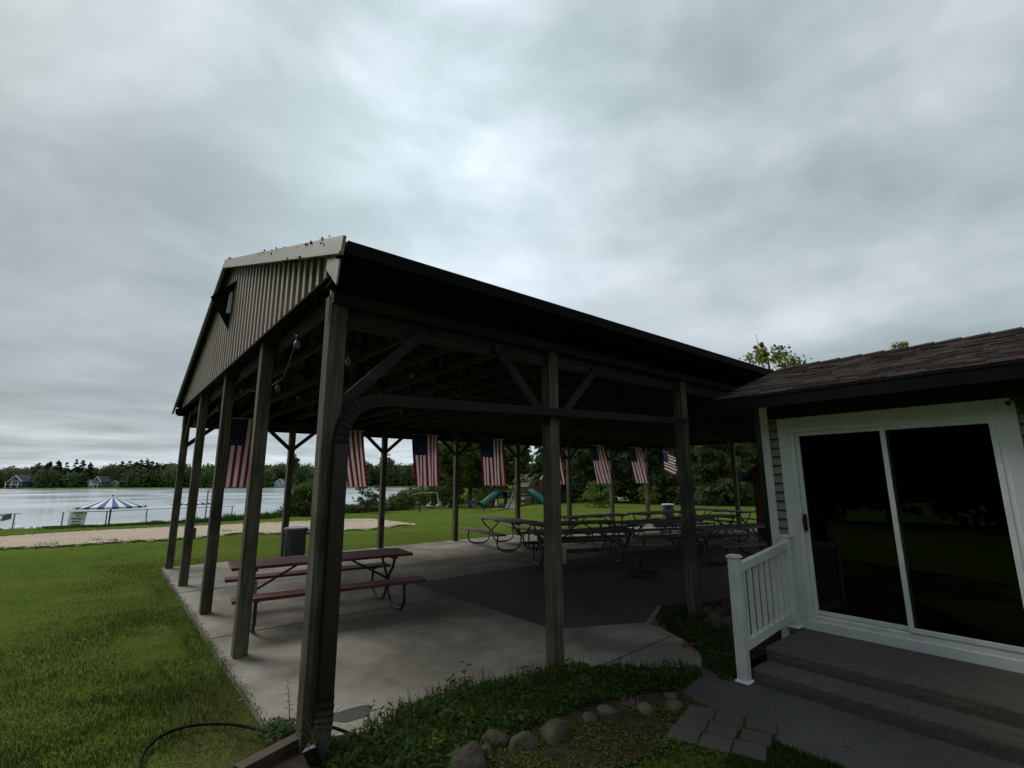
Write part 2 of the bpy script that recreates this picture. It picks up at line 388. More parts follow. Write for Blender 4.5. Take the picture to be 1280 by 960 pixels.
m = MB(); c = f0 * 700
m.add([f0 * 12 - r0 * 900 + Vector((0, 0, WATER)), f0 * 12 + r0 * 30 + Vector((0, 0, WATER)), f0 * 900 + r0 * 30 + Vector((0, 0, WATER)), f0 * 900 - r0 * 900 + Vector((0, 0, WATER))], [(0, 1, 2, 3)])
tag(m.build('lake', 'water'), kind='structure')

def drape(name, mat, cols, dz=.02, ny=10, edge=.15):
    """cols: (px, y_top, y_bottom); a sheet following the ground"""
    xs = np.linspace(cols[0][0], cols[-1][0], 160); a = np.array(cols, float)
    top = np.interp(xs, a[:, 0], a[:, 1]) + .5 * np.sin(xs * .35) * edge + RNG.normal(0, .25 * edge, len(xs)); bot = np.interp(xs, a[:, 0], a[:, 2]) + np.sin(xs * .21) * edge * 2 + RNG.normal(0, .5 * edge, len(xs))
    V = []
    for x, t, b in zip(xs, top, bot):
        P0 = gp(x, t); P1 = gp(x, b)
        for q in np.linspace(0, 1, ny + 1):
            p = P0.lerp(P1, q); p.z = float(zground(p.x, p.y)) + dz - .016; V.append(p)
    Fc = []; n1 = ny + 1
    for i in range(len(xs) - 1):
        for j in range(ny): q = i * n1 + j; Fc.append((q, q + 1, q + n1 + 1, q + n1))
    m = MB(); m.add(V, Fc); o = m.build(name, mat); return tag(o, kind='structure')
drape('sand', 'sand', [(-160, 672.5, 700), (-60, 672, 692), (0, 670.5, 685.7), (75, 665.5, 683), (130, 662.3, 679), (155, 661.3, 677.3), (207, 658.7, 675), (274, 656, 669.5), (299, 654.5, 666.5), (347, 652.5, 667), (387, 651, 665.5), (428, 648.6, 662.7), (465, 648.4, 661.2), (481, 650, 659), (497, 652, 657), (519, 654.6, 655.6)], .022, edge=.45)
# gravel road seen under the trees on the right
V = []
m = MB()
for i, px in enumerate(np.linspace(655, 1100, 40)):
    a = gp(px, 621.6 - (px - 655) * .004); b = gp(px, 624.0 - (px - 655) * .004)
    m.v += [(a.x, a.y, float(zground(a.x, a.y)) + .02), (b.x, b.y, float(zground(b.x, b.y)) + .02)]
for i in range(39): m.f.append((2 * i, 2 * i + 1, 2 * i + 3, 2 * i + 2)); m.mi.append(0)
tag(m.build('road', 'road'), kind='structure')

# ------------------------------------------------------------------ concrete floor
def poly(pts): return [(p[0], p[1]) for p in pts]
G = at_z
slab = [(1.21, 3.42), (2.3, 3.3), (3.3, 3.38), (4.12, 3.60), (4.83, 2.90), (5.25, 3.2), (5.5, 3.55), (5.8, 4.2), (6.6, 4.6), (7.6, 4.15), (9.2, 3.7), (19.5, 3.7), (19.5, 13.62), (1.21, 13.62)]
m = MB(); m.prism(slab, -.12, 0.0); tag(m.build('concrete_floor', 'concrete'), kind='structure')
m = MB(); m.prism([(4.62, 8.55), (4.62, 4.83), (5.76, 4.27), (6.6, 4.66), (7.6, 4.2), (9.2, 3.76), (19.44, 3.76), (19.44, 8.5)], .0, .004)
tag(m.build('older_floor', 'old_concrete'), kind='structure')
# saw joints
m = MB()
for (a, b) in (((1.22, 7.2), (4.6, 7.2)), ((1.22, 10.4), (19.4, 10.4)), ((4.63, 8.6), (4.63, 13.6)), ((9.6, 8.6), (9.6, 13.6)), ((14.4, 8.6), (14.4, 13.6)), ((4.15, 3.62), (5.5, 3.72))):
    m.bar((*a, .0035), (*b, .0035), .012, .003)
tag(m.build('floor_joints', 'old_concrete'), kind='structure')
# patch stain of mortar
m = MB(); c = G(440, 893); m.prism([(c.x + .17 * math.cos(a) * (1 + .2 * math.sin(3 * a)), c.y + .13 * math.sin(a) * (1 + .15 * math.cos(2 * a))) for a in np.linspace(0, 2 * PI, 20)[:-1]], .0, .003)
tag(m.build('floor_patch', 'walk'), kind='structure')
# walk and pavers
m = MB(); m.prism([(4.855, 3.05), (4.86, -6), (3.7, -6), (3.72, 1.0), (3.92, 1.9), (4.0, 2.45), (4.25, 2.85), (4.6, 3.12)], -.1, .004)
tag(m.build('walkway', 'walk'), kind='structure')
# soil under the planting beds
m = MB()
m.prism([(1.0, 3.9), (1.35, 4.02), (1.9, 3.75), (2.6, 3.62), (3.4, 3.7), (4.1, 3.62), (4.25, 2.9), (3.95, 2.3), (3.1, 2.3), (2.2, 2.5), (1.2, 2.9), (.9, 3.4)], -.05, .02)
tag(m.build('bed_soil', 'soil'), kind='structure')
m = MB(); m.prism([(4.85, 2.95), (5.3, 3.2), (5.55, 3.6), (5.85, 4.2), (6.6, 4.6), (7.6, 4.2), (7.7, 2.7), (4.87, 2.7)], -.05, .015); tag(m.build('stone_bed_soil', 'soil'), kind='structure')
pv = []
ax = (Vector((-.55, -.83, 0))).normalized()
o0 = G(872, 893); rows = [(G(862, 890), G(931, 905)), (G(845, 915), G(930, 922)), (G(822, 955), G(925, 950))]
pu = (G(931, 905) - G(862, 890)).normalized(); pvv = Vector((pu.y, -pu.x, 0))
pg = 'grey pavers set in the walk beside the beds'
placed = ['grey square paver nearest the dark walkway, next to the creeping weeds', 'grey square paver touching the walkway edge at its corner', 'narrow grey paver between two square ones in the paver row',
          'grey paver on the weed side of the second row', 'middle grey paver of the second row', 'grey paver beside the small grass patch', 'grey paver at the bottom edge of the photo on the weed side',
          'grey paver at the bottom edge of the photo, middle of its row', 'grey paver at the bottom edge of the photo beside the grass patch']
base = G(868, 892); k_ = 0
for r in range(3):
    for q in range(3):
        w = .20; p = base + pu * (q * .215 - .02 * r) + pvv * (.02 + r * .215) + pu * .05
        m = MB(); a = math.atan2(pu.y, pu.x) + random.uniform(-.04, .04)
        m.bbox(-.104, .104, -.104, .104, -.04, .034 + random.uniform(-.004, .003), .004)
        tag(m.build('paver', 'paver', loc=(p.x, p.y, 0), rotz=a), placed[k_], 'paver', pg); k_ += 1

# ------------------------------------------------------------------ pavilion
PX0, PX1 = 1.30, 18.9; PY0, PY1 = 3.84, 13.40; YC = 8.63; ZE = 3.55; YE0, YE1 = 3.36, 13.92; SL = .333; ZR = ZE + SL * (YC - YE0)
def zroof(y): return ZR - SL * abs(y - YC)
pav = thing('picnic_pavilion', 'open timber pavilion with tan metal gable and dark roof over the picnic tables', 'pavilion', (PX0, PY0, 0))
PW = .14
gy = [3.84, 6.24, 8.52, 11.02, 13.40]
nx = [3.69, 6.30, 8.8, 11.2, 13.75, 16.3, 18.71]
fx = [1.30, 3.63, 6.19, 8.67, 11.22, 13.78, 16.28, 18.71]
def post(x, y, top=3.34, w=PW):
    m = MB(); m.bbox(x, x + w, y, y + w, 0, top, .008); return m.build('post', 'post_wood', pav, True)
corner_post = None
for i, y in enumerate(gy[:-1]): post(PX0 if i else 1.27, y, zroof(y + .1) - .12 if i else 3.34)
for x in nx: post(x, PY0)
for x in fx: post(x, PY1, 3.34, .14)
for y in (6.2, 9.35, 11.3): post(18.71, y, 3.4, .14)
# braces
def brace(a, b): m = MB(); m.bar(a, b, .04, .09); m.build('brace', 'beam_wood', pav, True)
for x in [PX0] + nx[:1]:
    for s in (-1, 1):
        if (x == PX0 and s < 0) or (x > 18 and s > 0): continue
        cx = x + PW / 2 + s * PW / 2; brace((cx - s * .02, PY0 + .05, 2.45), (cx + s * .72, PY0 + .05, 3.2))
for x in fx:
    for s in (-1, 1):
        if (x == PX0 and s < 0) or (x > 18 and s > 0): continue
        cx = x + .07 + s * .07; brace((cx - s * .02, PY1 + .07, 2.66), (cx + s * .68, PY1 + .07, 3.28))
brace((PX0 + .07, 13.38, 2.72), (PX0 + .07, 12.8, 3.36))
# headers: outer board and inner plies
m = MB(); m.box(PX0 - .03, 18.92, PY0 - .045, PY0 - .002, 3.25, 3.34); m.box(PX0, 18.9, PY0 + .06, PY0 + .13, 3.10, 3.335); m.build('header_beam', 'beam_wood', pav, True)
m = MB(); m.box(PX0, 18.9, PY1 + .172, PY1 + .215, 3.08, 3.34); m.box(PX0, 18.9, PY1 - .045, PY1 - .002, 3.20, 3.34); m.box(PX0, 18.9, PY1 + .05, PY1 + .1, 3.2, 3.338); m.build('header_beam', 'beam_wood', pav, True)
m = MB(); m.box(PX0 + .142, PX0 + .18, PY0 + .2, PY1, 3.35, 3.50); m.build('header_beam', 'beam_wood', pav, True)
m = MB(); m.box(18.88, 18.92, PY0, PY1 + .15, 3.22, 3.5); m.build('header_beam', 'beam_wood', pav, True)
# trusses
xt = PX0 + .45; first = None
while xt < 18.8:
    if first is None:
        m = MB(); zb = 3.385
        m.box(0, .038, .06, PY1 + .1 - PY0, zb - .045, zb + .045)
        def q(y, z): return (.019, y - PY0, z)
        m.bar(q(YE0 + .05, ZE - .06), q(YC, ZR - .10), .036, .1, (1, 0, 0)); m.bar(q(YE1 - .05, ZE - .06), q(YC, ZR - .10), .036, .1, (1, 0, 0))
        for (y0, y1) in ((5.3, 5.3), (5.3, 6.9), (6.9, 6.9), (6.9, 8.0), (8.0, 8.63), (12.0, 12.0), (12.0, 10.3), (10.3, 10.3), (10.3, 9.2), (9.2, 8.63)):
            m.bar(q(y0, zb + .02), q(y1, zroof(y1) - .12), .034, .07, (1, 0, 0))
        m.box(.002, .036, 6.7 - PY0, 6.95 - PY0, zb + .03, zb + .12)
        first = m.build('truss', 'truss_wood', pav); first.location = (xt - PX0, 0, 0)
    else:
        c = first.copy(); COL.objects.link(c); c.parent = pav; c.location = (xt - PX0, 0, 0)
    xt += .61
# roof with ribs, purlins
RX0, RX1 = 1.15, 19.2
for s, ye in ((-1, YE0), (1, YE1)):
    m = MB(); n_ = 90; xs = []
    x = RX0
    while x < RX1:
        for dx, dz in ((0, 0), (.02, .02), (.05, .02), (.07, 0)):
            if x + dx < RX1: xs.append((x + dx, dz))
        x += .23
    xs.append((RX1, 0))
    V = []; 
    for (x, dz) in xs: V += [(x, ye, ZE + dz), (x, YC, ZR + dz), (x, ye, ZE + dz - .006), (x, YC, ZR + dz - .006)]
    Fc = []
    for i in range(len(xs) - 1):
        a = 4 * i; Fc += [(a, a + 4, a + 5, a + 1), (a + 2, a + 3, a + 7, a + 6), (a, a + 2, a + 6, a + 4)]
    m.add(V, Fc); rf = m.build('roof_slope', 'roof_metal', pav, True)
m = MB(); m.box(RX0, RX1, YC - .16, YC + .16, ZR + .005, ZR + .035); m.build('ridge_cap', 'roof_metal', pav, True)
m = MB()
for s in (-1, 1):
    for k2 in range(8):
        y = YC + s * (.25 + k2 * .68); m.box(RX0 + .05, RX1 - .05, y - .045, y + .045, zroof(y) - .058, zroof(y) - .02)
m.build('purlins', 'truss_wood', pav, True)
# eave fascia, soffit and gutter
for ye, s in ((YE0, -1), (YE1, 1)):
    m = MB(); m.box(RX0 + .02, RX1 - .02, ye + (.03 if s < 0 else -.06), ye + (.06 if s < 0 else -.03), ZE - .16, ZE - .012); m.build('fascia', 'dark_metal', pav, True)
    m = MB(); a, b = (ye - .085, ye + .02) if s < 0 else (ye - .02, ye + .085)
    m.box(RX0 + .02, RX1 - .02, a, a + .01, ZE - .11, ZE - .01); m.box(RX0 + .02, RX1 - .02, b - .01, b, ZE - .11, ZE - .02); m.box(RX0 + .02, RX1 - .02, a + .01, b - .01, ZE - .11, ZE - .10)
    m.build('gutter', 'dark_metal', pav, True)
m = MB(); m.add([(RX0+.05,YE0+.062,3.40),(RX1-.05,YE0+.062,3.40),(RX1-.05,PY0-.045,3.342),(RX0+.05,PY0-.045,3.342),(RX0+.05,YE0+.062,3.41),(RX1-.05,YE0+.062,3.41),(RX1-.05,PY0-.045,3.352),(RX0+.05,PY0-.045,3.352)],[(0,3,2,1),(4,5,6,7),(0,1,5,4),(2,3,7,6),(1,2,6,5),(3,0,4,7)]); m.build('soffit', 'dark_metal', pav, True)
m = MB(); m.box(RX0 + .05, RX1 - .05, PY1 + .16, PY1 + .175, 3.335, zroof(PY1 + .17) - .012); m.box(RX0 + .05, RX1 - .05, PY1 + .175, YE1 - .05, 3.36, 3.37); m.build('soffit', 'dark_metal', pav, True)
# gable siding: ribbed sheets
def gable(xp, name):
    m = MB(); y = YE0 + .08; prof = []
    while y < YE1 - .08:
        for dy, dx in ((0, 0), (.08, 0), (.095, -.045), (.165, -.045), (.18, 0)):
            if y + dy < YE1 - .08: prof.append((y + dy, dx))
        y += .20
    prof.append((YE1 - .08, 0)); V = []; Fc = []
    for (yy_, dx) in prof:
        zb = 3.50 + .004 * math.sin(yy_ * 9); V += [(xp + dx, yy_, zb), (xp + dx, yy_, zroof(yy_) - .02), (xp + dx + .006, yy_, zb), (xp + dx + .006, yy_, zroof(yy_) - .02)]
    for i in range(len(prof) - 1):
        a = 4 * i; Fc += [(a, a + 1, a + 5, a + 4), (a + 2, a + 6, a + 7, a + 3), (a, a + 4, a + 6, a + 2)]
    m.add(V, Fc); return m.build(name, 'siding_metal', pav, True)
gable(PX0 - .01, 'gable_siding'); gable(18.97, 'gable_siding')
m = MB(); m.box(PX0 - .06, PX0 + .02, YE0 + .2, YE1 - .2, 3.475, 3.498); m.build('gable_bottom_trim', 'dark_metal', pav, True)
for (xp, xo) in ((RX0 - .03, 1), (RX1 + .002, -1)):
    m = MB(); 
    for ye in (YE0 - .10, YE1 + .10):
        a = (xp + .014, ye, zroof(ye) - .03); b = (xp + .014, YC, ZR - .03)
        m.bar(a, b, .135, .024, (1, 0, 0))
        a = (xp - .003, ye, zroof(ye) - .09); b = (xp - .003, YC, ZR - .09)
        m.bar(a, b, .022, .022, (1, 0, 0))
    m.build('rake_trim', 'trim_metal', pav, True)
# bent end piece of the trim at the near eave
m = MB(); M = Matrix(((0, 0, 1, RX0 - .01), (1, 0, 0, 0), (0, 1, 0, 0), (0, 0, 0, 1)))
m.prism([(YE0 - .02, ZE - .14), (YE0 + .24, ZE - .02), (YE0 + .26, ZE - .12), (YE0 + .02, ZE - .32)], 0, .012, M); m.build('loose_trim_end', 'trim_metal', pav, True)
m = MB(); m.box(PX0 - .03, PX0 - .012, 3.86, 3.885, 3.10, 3.52); m.build('hanging_strip', 'trim_metal', pav, True)
# downspout: from under the eave, along the posts, down the corner post (rectangular corrugated)
def arcpts(a, b, c, n=8):
    a, b, c = map(Vector, (a, b, c)); return [a.lerp(b, t).lerp(b.lerp(c, t), t) for t in np.linspace(0, 1, n)]
def recttube(path, w, d, side, ribs=0):
    m = MB(); P = [Vector(p) for p in path]; V = []; Fc = []
    for i, p in enumerate(P):
        t = (P[min(i + 1, len(P) - 1)] - P[max(i - 1, 0)]).normalized(); sv = Vector(side); nv = t.cross(sv).normalized(); sv = nv.cross(t).normalized()
        k_ = 1.0 if i % 2 or not ribs else 1.08
        for (a, b) in ((-1, -1), (1, -1), (1, 1), (-1, 1)): V.append(p + nv * (a * w / 2 * k_) + sv * (b * d / 2 * k_))
    for i in range(len(P) - 1):
        for j in range(4): q = 4 * i + j; r = 4 * i + (j + 1) % 4; Fc.append((q, r, r + 4, q + 4))
    Fc += [(3, 2, 1, 0), tuple(4 * (len(P) - 1) + j for j in range(4))]; m.add(V, Fc); return m
yd = PY0 - .055; xd = 1.395
straight = [Vector((6.25, yd, 2.64)).lerp(Vector((1.78, yd, 2.50)), t) for t in np.linspace(0, 1, 24)]
recttube(straight, .08, .085, (0, 1, 0)).build('downspout', 'pipe_dark', pav, True)
recttube(arcpts((1.78, yd, 2.50), (1.395, yd, 2.49), (1.395, yd, 2.12), 26), .09, .09, (0, 1, 0), 1).build('downspout_elbow', 'pipe_dark', pav, True)
recttube([Vector((xd, yd, z)) for z in np.linspace(2.12, .36, 12)], .10, .085, (0, 1, 0)).build('downspout', 'brown_metal', pav, True)
recttube(arcpts((1.395, yd, .36), (1.41, yd, .10), (1.28, yd - .16, .07), 18), .115, .09, (.3, 1, 0), 1).build('downspout_elbow', 'brown_metal', pav, True)
# conduit and boxes
m = MB(); m.tube([(3.835, PY0 + .03, 0), (3.835, PY0 + .03, .98)], .012, 8); m.tube([(3.835, PY0 + .03, 1.1), (3.835, PY0 + .03, 3.1)], .012, 8); m.build('conduit', 'galv', pav, True)
def obox(x0, x1, y0, y1, z0, z1): m = MB(); m.bbox(x0, x1, y0, y1, z0, z1, .006); m.build('outlet_box', 'box_grey', pav, True)
obox(3.81, 3.87, PY0 - .02, PY0 + .09, .98, 1.13)
obox(1.442, 1.48, 6.26, 6.34, .62, .76); obox(1.442, 1.48, 11.04, 11.12, .80, 1.0)
# flood light on the gable: dark hood with a pale lens
fl = pav
m = MB(); xw = PX0 - .06
m.add([(xw, 8.06, 4.84), (xw, 8.58, 4.68), (xw, 8.33, 4.10), (.97, 8.50, 4.64), (xw, 8.42, 4.55)], [(0, 3, 1), (1, 3, 2), (0, 4, 3), (4, 2, 3), (0, 1, 4), (1, 2, 4)])
fh = m.build('wall_light', 'dark_metal', pav, True)
m = MB(); m.add([(xw - .02, 8.19, 4.68), (xw - .02, 8.30, 4.64), (xw - .02, 8.34, 4.38), (xw - .02, 8.24, 4.36), (xw - .05, 8.19, 4.68), (xw - .05, 8.30, 4.64), (xw - .06, 8.34, 4.38), (xw - .06, 8.24, 4.36)],
                  [(0, 1, 2, 3), (7, 6, 5, 4), (0, 4, 5, 1), (1, 5, 6, 2), (2, 6, 7, 3), (3, 7, 4, 0)]); m.build('lens', 'pale_plastic', fh, True)

# ------------------------------------------------------------------ string lights
def string(name, label, pts, bulbs_at, sag=.05):
    """cable through pts with bulbs hanging at every point in bulbs_at"""
    t = thing(name, label, 'string lights', pts[0], 0, 'strings of clear bulbs under the pavilion roof')
    m = MB(); P = []
    for a, b in zip(pts[:-1], pts[1:]):
        a = Vector(a); b = Vector(b)
        for q in np.linspace(0, 1, 7)[:-1]: p = a.lerp(b, q); p.z -= sag * 4 * q * (1 - q); P.append(p)
    P.append(Vector(pts[-1])); m.tube(P, .006, 5); m.build('cable', 'black_steel', t, True)
    for b in bulbs_at:
        m = MB(); m.lathe([(.012, 0), (.016, -.01), (.016, -.05)], 8, b); so = m.build('bulb_socket', 'black_steel', t, True)
        m = MB(); m.lathe([(.012, -.05), (.03, -.085), (.032, -.10), (.022, -.125), (.003, -.135)], 10, b); m.build('bulb', 'bulb_glass', t, True, True)
def pts_px(l, Y=None, X=None):
    out = []
    for q in l:
        d = ray(q[0], q[1]); k_ = (Y / d.y) if Y else (X / d.x); out.append(tuple(CAM + d * k_))
    return out
bp = [tuple(CAM + ray(x, y) * (Y / ray(x, y).y)) for (x, y, Y) in ((372, 419, 4.9), (348, 476, 6.6), (303, 482, 9.2), (273, 506, 11.2), (244, 526, 13.1))]
string('string_lights', 'clear bulbs on a drooping cable along the tan gable end', bp, bp, .12)
bp = [tuple(at_Y(x, y, 8.6)) for (x, y) in ((430, 447), (515, 458), (579, 524), (633, 526), (673, 525))]
bp = [(2.4 + 2.1 * i, 8.6 + .4 * math.sin(i * 2.), 3.33 - .03 * (i % 2)) for i in range(8)]
string('string_lights', 'clear bulbs strung down the middle of the pavilion ceiling', bp, bp, .1)
bp = pts_px([(533, 535), (629, 544), (728, 549), (760, 547), (776, 546), (807, 556)], Y=13.0)
string('string_lights', 'clear bulbs strung along the far beam above the flags', bp, bp, .02)
bp = [tuple(at_Y(x, y, Y)) for (x, y, Y) in ((436, 440, 4.6), (515, 459, 5.2), (633, 526, 10.5), (673, 524, 10.8), (744, 534, 11.3), (786, 533, 11.5))]
string('string_lights', 'clear bulbs crossing from the near eave to the back of the pavilion', bp, bp, .05)

# ------------------------------------------------------------------ flags
def star(m, cx, cz, r, y, fl):
    n = [(cx + (r if i % 2 == 0 else r * .42) * math.sin(i * PI / 5), y, cz + (r if i % 2 == 0 else r * .42) * math.cos(i * PI / 5)) for i in range(10)]
    m.add(n, [tuple(range(10)) if fl else tuple(range(10))[::-1]])
def flag(px, label, Y=13.16, shear=0, zt=3.2, rotz=0, wave=.025, ph=0, horizontal=False, X=None):
    if X is None: p = at_Y(px, 560, Y)
    else: p = Vector((X, Y, 0))
    t = thing('american_flag', label, 'flag', (p.x, p.y, zt), rotz, 'American flags hanging from the far beam of the pavilion')
    Wd, Ht = .91, 1.52
    def P(a, b, off=0):                            # a across 0..1, b down 0..1
        x = (a - .5) * Wd * (1 - .06 * b) + shear * b ** 1.2; z = -b * Ht * (1 - .03 * abs(shear))
        y = wave * (math.sin(a * 13 + ph + b * 1.6) * (.3 + b) + .6 * math.sin(a * 5 + 2 * b + ph)) + off
        if horizontal: x, z = -z * .62 - .6, -(a) * Wd * 1.0 - .22 * (-z / Ht)
        return (x, y, z)
    def sheet(cells, mats, name, off=0):
        m = MB()
        for (a0, a1, b0, b1, mi) in cells:
            na = 2; nb = max(2, int((b1 - b0) * 16)); m.cur = mi
            vs = [P(a0 + (a1 - a0) * i / na, b0 + (b1 - b0) * j / nb, off) for i in range(na + 1) for j in range(nb + 1)]
            fs = [(i * (nb + 1) + j, (i + 1) * (nb + 1) + j, (i + 1) * (nb + 1) + j + 1, i * (nb + 1) + j + 1) for i in range(na) for j in range(nb)]
            m.add(vs, fs)
        return m.build(name, mats, t, smooth=True)
    cells = []
    for i in range(13): cells.append((i / 13, (i + 1) / 13, .4 if i < 7 else 0, 1, i % 2))
    sheet(cells, ['flag_red', 'flag_white'], 'stripes')
    cells = [(i / 13, (i + 1) / 13, 0, .4, 0) for i in range(7)]
    ca = sheet(cells, 'flag_blue', 'canton')
    m = MB()
    for i in range(9):
        for j in range(6 if i % 2 == 0 else 5):
            a = (7 / 13) * (i + 1) / 10; b = .4 * ((j + .5 + (.5 if i % 2 else 0)) / 6); q = P(a, b)
            for o_, f_ in ((-.003, False), (.003, True)): star(m, q[0], q[2], .014, q[1] + o_, f_)
    m.build('stars', 'flag_white', ca)
    m = MB(); 
    if horizontal: m.tube([P(0, 0), P(0, .5)], .008, 6)
    else: m.tube([(-.47, 0, .004), (.47, 0, .004)], .009, 6)
    m.build('header_rod', 'white_cloth', t)
    return t
flag(305, 'American flag nearest the lake, seen between the gable end posts', Y=12.4, rotz=-.25, zt=3.24, wave=.02, shear=-.05)
flag(433, 'American flag partly behind the corner downspout, left of the second hanging flag in full view', shear=.26, ph=1)
flag(532, 'American flag in full view in front of the open lake and swing set', shear=.10, ph=2, wave=.045)
flag(615, 'American flag in full view left of the playground towers', shear=.09, ph=3.1, wave=.035, rotz=-.2)
flag(689, 'American flag mostly hidden behind the middle post with the grey outlet box', shear=.25, ph=4)
flag(746, 'American flag blown sideways above the lime green sapling', shear=.42, ph=5, wave=.035)
flag(794, 'American flag blown sideways above the small yellowish sapling', shear=.42, ph=6, wave=.035)
flag(838, 'American flag curled horizontally beside the post near the stones', zt=3.15, ph=.5, horizontal=True, rotz=0)

# ------------------------------------------------------------------ picnic tables
def make_table(plank, label):
    t = thing('picnic_table', label, 'picnic table', (0, 0, 0), 0, 'picnic tables under the pavilion')
    L = 1.22
    m = MB()
    for i in range(5): y = -.36 + i * .145; m.bbox(-L, L, y, y + .138, .715, .755, .006)
    for x in (-.95, 0, .95): m.box(x - .04, x + .04, -.33, .33, .685, .7145)
    m.build('tabletop', plank, t)
    for s in (-1, 1):
        m = MB(); a, b = sorted((s * .62, s * .90)); 
        m.bbox(-L, L, a, (a + b) / 2 - .004, .42, .46, .006); m.bbox(-L, L, (a + b) / 2 + .004, b, .42, .46, .006); m.build('bench_seat', plank, t)
    for x in (-.95, .95):
        m = MB()
        for s in (-1, 1):
            p = arcpts((x, s * .29, .69), (x, s * .27, .56), (x, s * .12, .47), 5) + arcpts((x, s * .10, .45), (x, s * .03, .41), (x, s * .03, .33), 4) + \
                arcpts((x, s * .035, .28), (x, s * .07, .06), (x, s * .24, .025), 6) + [(x, s * .42, .022)] + arcpts((x, s * .52, .022), (x, s * .73, .04), (x, s * .76, .20), 6) + [(x, s * .745, .33), (x, s * .72, .415)]
            m.tube(p, .021, 8)
            m.box(x - .025, x + .025, min(s * .63, s * .88), max(s * .63, s * .88), .405, .419)
        m.bar((x, 0, .36), (x * .38, 0, .685), .03, .012, (0, 1, 0)); m.box(x - .03, x + .03, -.34, .34, .683, .696)
        m.build('leg_frame', 'black_steel', t, smooth=True)
    return t
T1 = make_table('red_plank', 'dark red picnic table alone on the light concrete beside the gable posts')
T1.location = (2.68, 7.60, 0); T1.rotation_euler.z = math.radians(-7)
T2 = make_table('grey_plank', 'weathered brown picnic table at the open left end of the crowded tables')
T2.location = (9.15, 11.45, 0); T2.rotation_euler.z = math.radians(79)
for x, y, r, lb in ((9.75, 9.40, -22, 'picnic table just right of the middle post, end on to the leftmost brown table'),
                    (8.35, 7.70, -26, 'front picnic table of the crowd, benches nearest the middle post with the outlet box'),
                    (12.15, 10.75, -7, 'picnic table on the lawn side below the flag blown over the lime sapling'),
                    (14.95, 10.35, 0, 'picnic table on the lawn side in front of the white lidded bin'),
                    (11.75, 8.15, -20, 'picnic table in the middle of the crowd, left of the post among the stones'),
                    (14.3, 8.25, -10, 'picnic table right of the post among the stones, in front of the wooden shed'),
                    (17.6, 9.45, 80, 'farthest picnic table, against the last post beside the dense juniper'),
                    (11.7, 6.05, -17, 'front picnic table in deep shade behind the post among the stones')):
    copytree(T2, (x, y, 0), math.radians(r), lb)
p = gp(467, 640.5)
copytree(T2, p, CAMROT + .1, 'lone picnic table out on the lawn near the sand and lake')['group'] = 'picnic table on the lawn'

# red rope coil on floor
p = G(805, 719)
m = MB(); P = []
for i in range(90): a = i * .28; r = .22 + .05 * math.sin(i * .37) + .0006 * i; P.append((r * 1.3 * math.cos(a), r * math.sin(a), .014 + .004 * (i // 22)))
m.tube(P, .010, 6); tag(m.build('coiled_cord', 'red_plastic', loc=(p.x, p.y, .004), smooth=True), 'red cord coiled on the dark floor left of the post among the stones', 'cord')

# ------------------------------------------------------------------ bins
def bin_(label, loc, lidmat, name='trash_can', group=None, dome=False, rot=0):
    t = thing(name, label, 'trash can', loc, rot)
    m = MB(); m.lathe([(.205, 0), (.215, .01), (.222, .2), (.24, .6), (.247, .66), (.262, .665), (.262, .71), (.248, .712), (.24, .70)], 32)
    for a in np.linspace(0, 2 * PI, 9)[:-1]:
        M = Matrix.Rotation(a, 4, 'Z'); m.box(.222, .243, -.03, .03, .06, .58, M)
    m.build('body', 'bin_grey', t, smooth=True)
    m = MB(); 
    if dome: m.lathe([(.265, .70), (.27, .73), (.25, .80), (.17, .86), (.05, .885), (.005, .888)], 28)
    else: m.lathe([(.268, .705), (.272, .72), (.272, .745), (.255, .752), (.22, .745), (.1, .76), (.005, .765)], 28)
    m.build('lid', lidmat, t, smooth=True)
    for s in (-1, 1):
        m = MB(); m.tube([(s * .25, -.075, .62), (s * .315, -.06, .60), (s * .335, 0, .59), (s * .315, .06, .60), (s * .25, .075, .62)], .014, 6); m.box(min(s * .24, s * .29), max(s * .24, s * .29), -.08, .08, .655, .70); m.build('handle', 'bin_grey', t)
    return t
bin_('grey round trash can with a flat lid and side handles by the far left post', (3.80, 12.88, 0), 'bin_lid', rot=CAMROT)
m_ = at_z(836, 650); bin_('dark trash can with a white top standing outside beyond the tables', (m_.x * .98, m_.y * .98, 0), 'white_paint', dome=False)

# ------------------------------------------------------------------ wooden shed / cabinet
t = thing('wooden_shed', 'narrow brown wooden shed with pitched dark roof behind the house corner', 'shed', (15.0, 5.8, 0))
m = MB()
for i in range(14): m.box(0 + (.003 if i % 2 else 0), 1.3, 0, 1.2 - (.003 if i % 2 else 0), .02 + i * .14, .155 + i * .14)
m.add([(0, 0, 1.98), (0, 1.2, 1.98), (0, .6, 2.5), (1.3, 0, 1.98), (1.3, 1.2, 1.98), (1.3, .6, 2.5)], [(0, 2, 1), (3, 4, 5), (0, 3, 5, 2), (1, 2, 5, 4)]); m.build('wall', 'shed_wood', t)
m = MB()
for s in (-1, 1): m.bar((-.15, .6 + s * .42, 2.15 - .02), (1.45, .6 + s * .42, 2.15 - .02), .001, .001); 
for s in (-1, 1):
    a = Vector((0, .6, 2.58)); b = Vector((0, .6 + s * .95, 1.84)); 
    m.add([(-.15, a.y, a.z), (1.45, a.y, a.z), (1.45, b.y, b.z), (-.15, b.y, b.z), (-.15, a.y, a.z - .06), (1.45, a.y, a.z - .06), (1.45, b.y, b.z - .06), (-.15, b.y, b.z - .06)], [(0, 1, 2, 3), (7, 6, 5, 4), (0, 4, 5, 1), (2, 6, 7, 3), (0, 3, 7, 4), (1, 5, 6, 2)])
m.build('roof', 'house_roof', t)

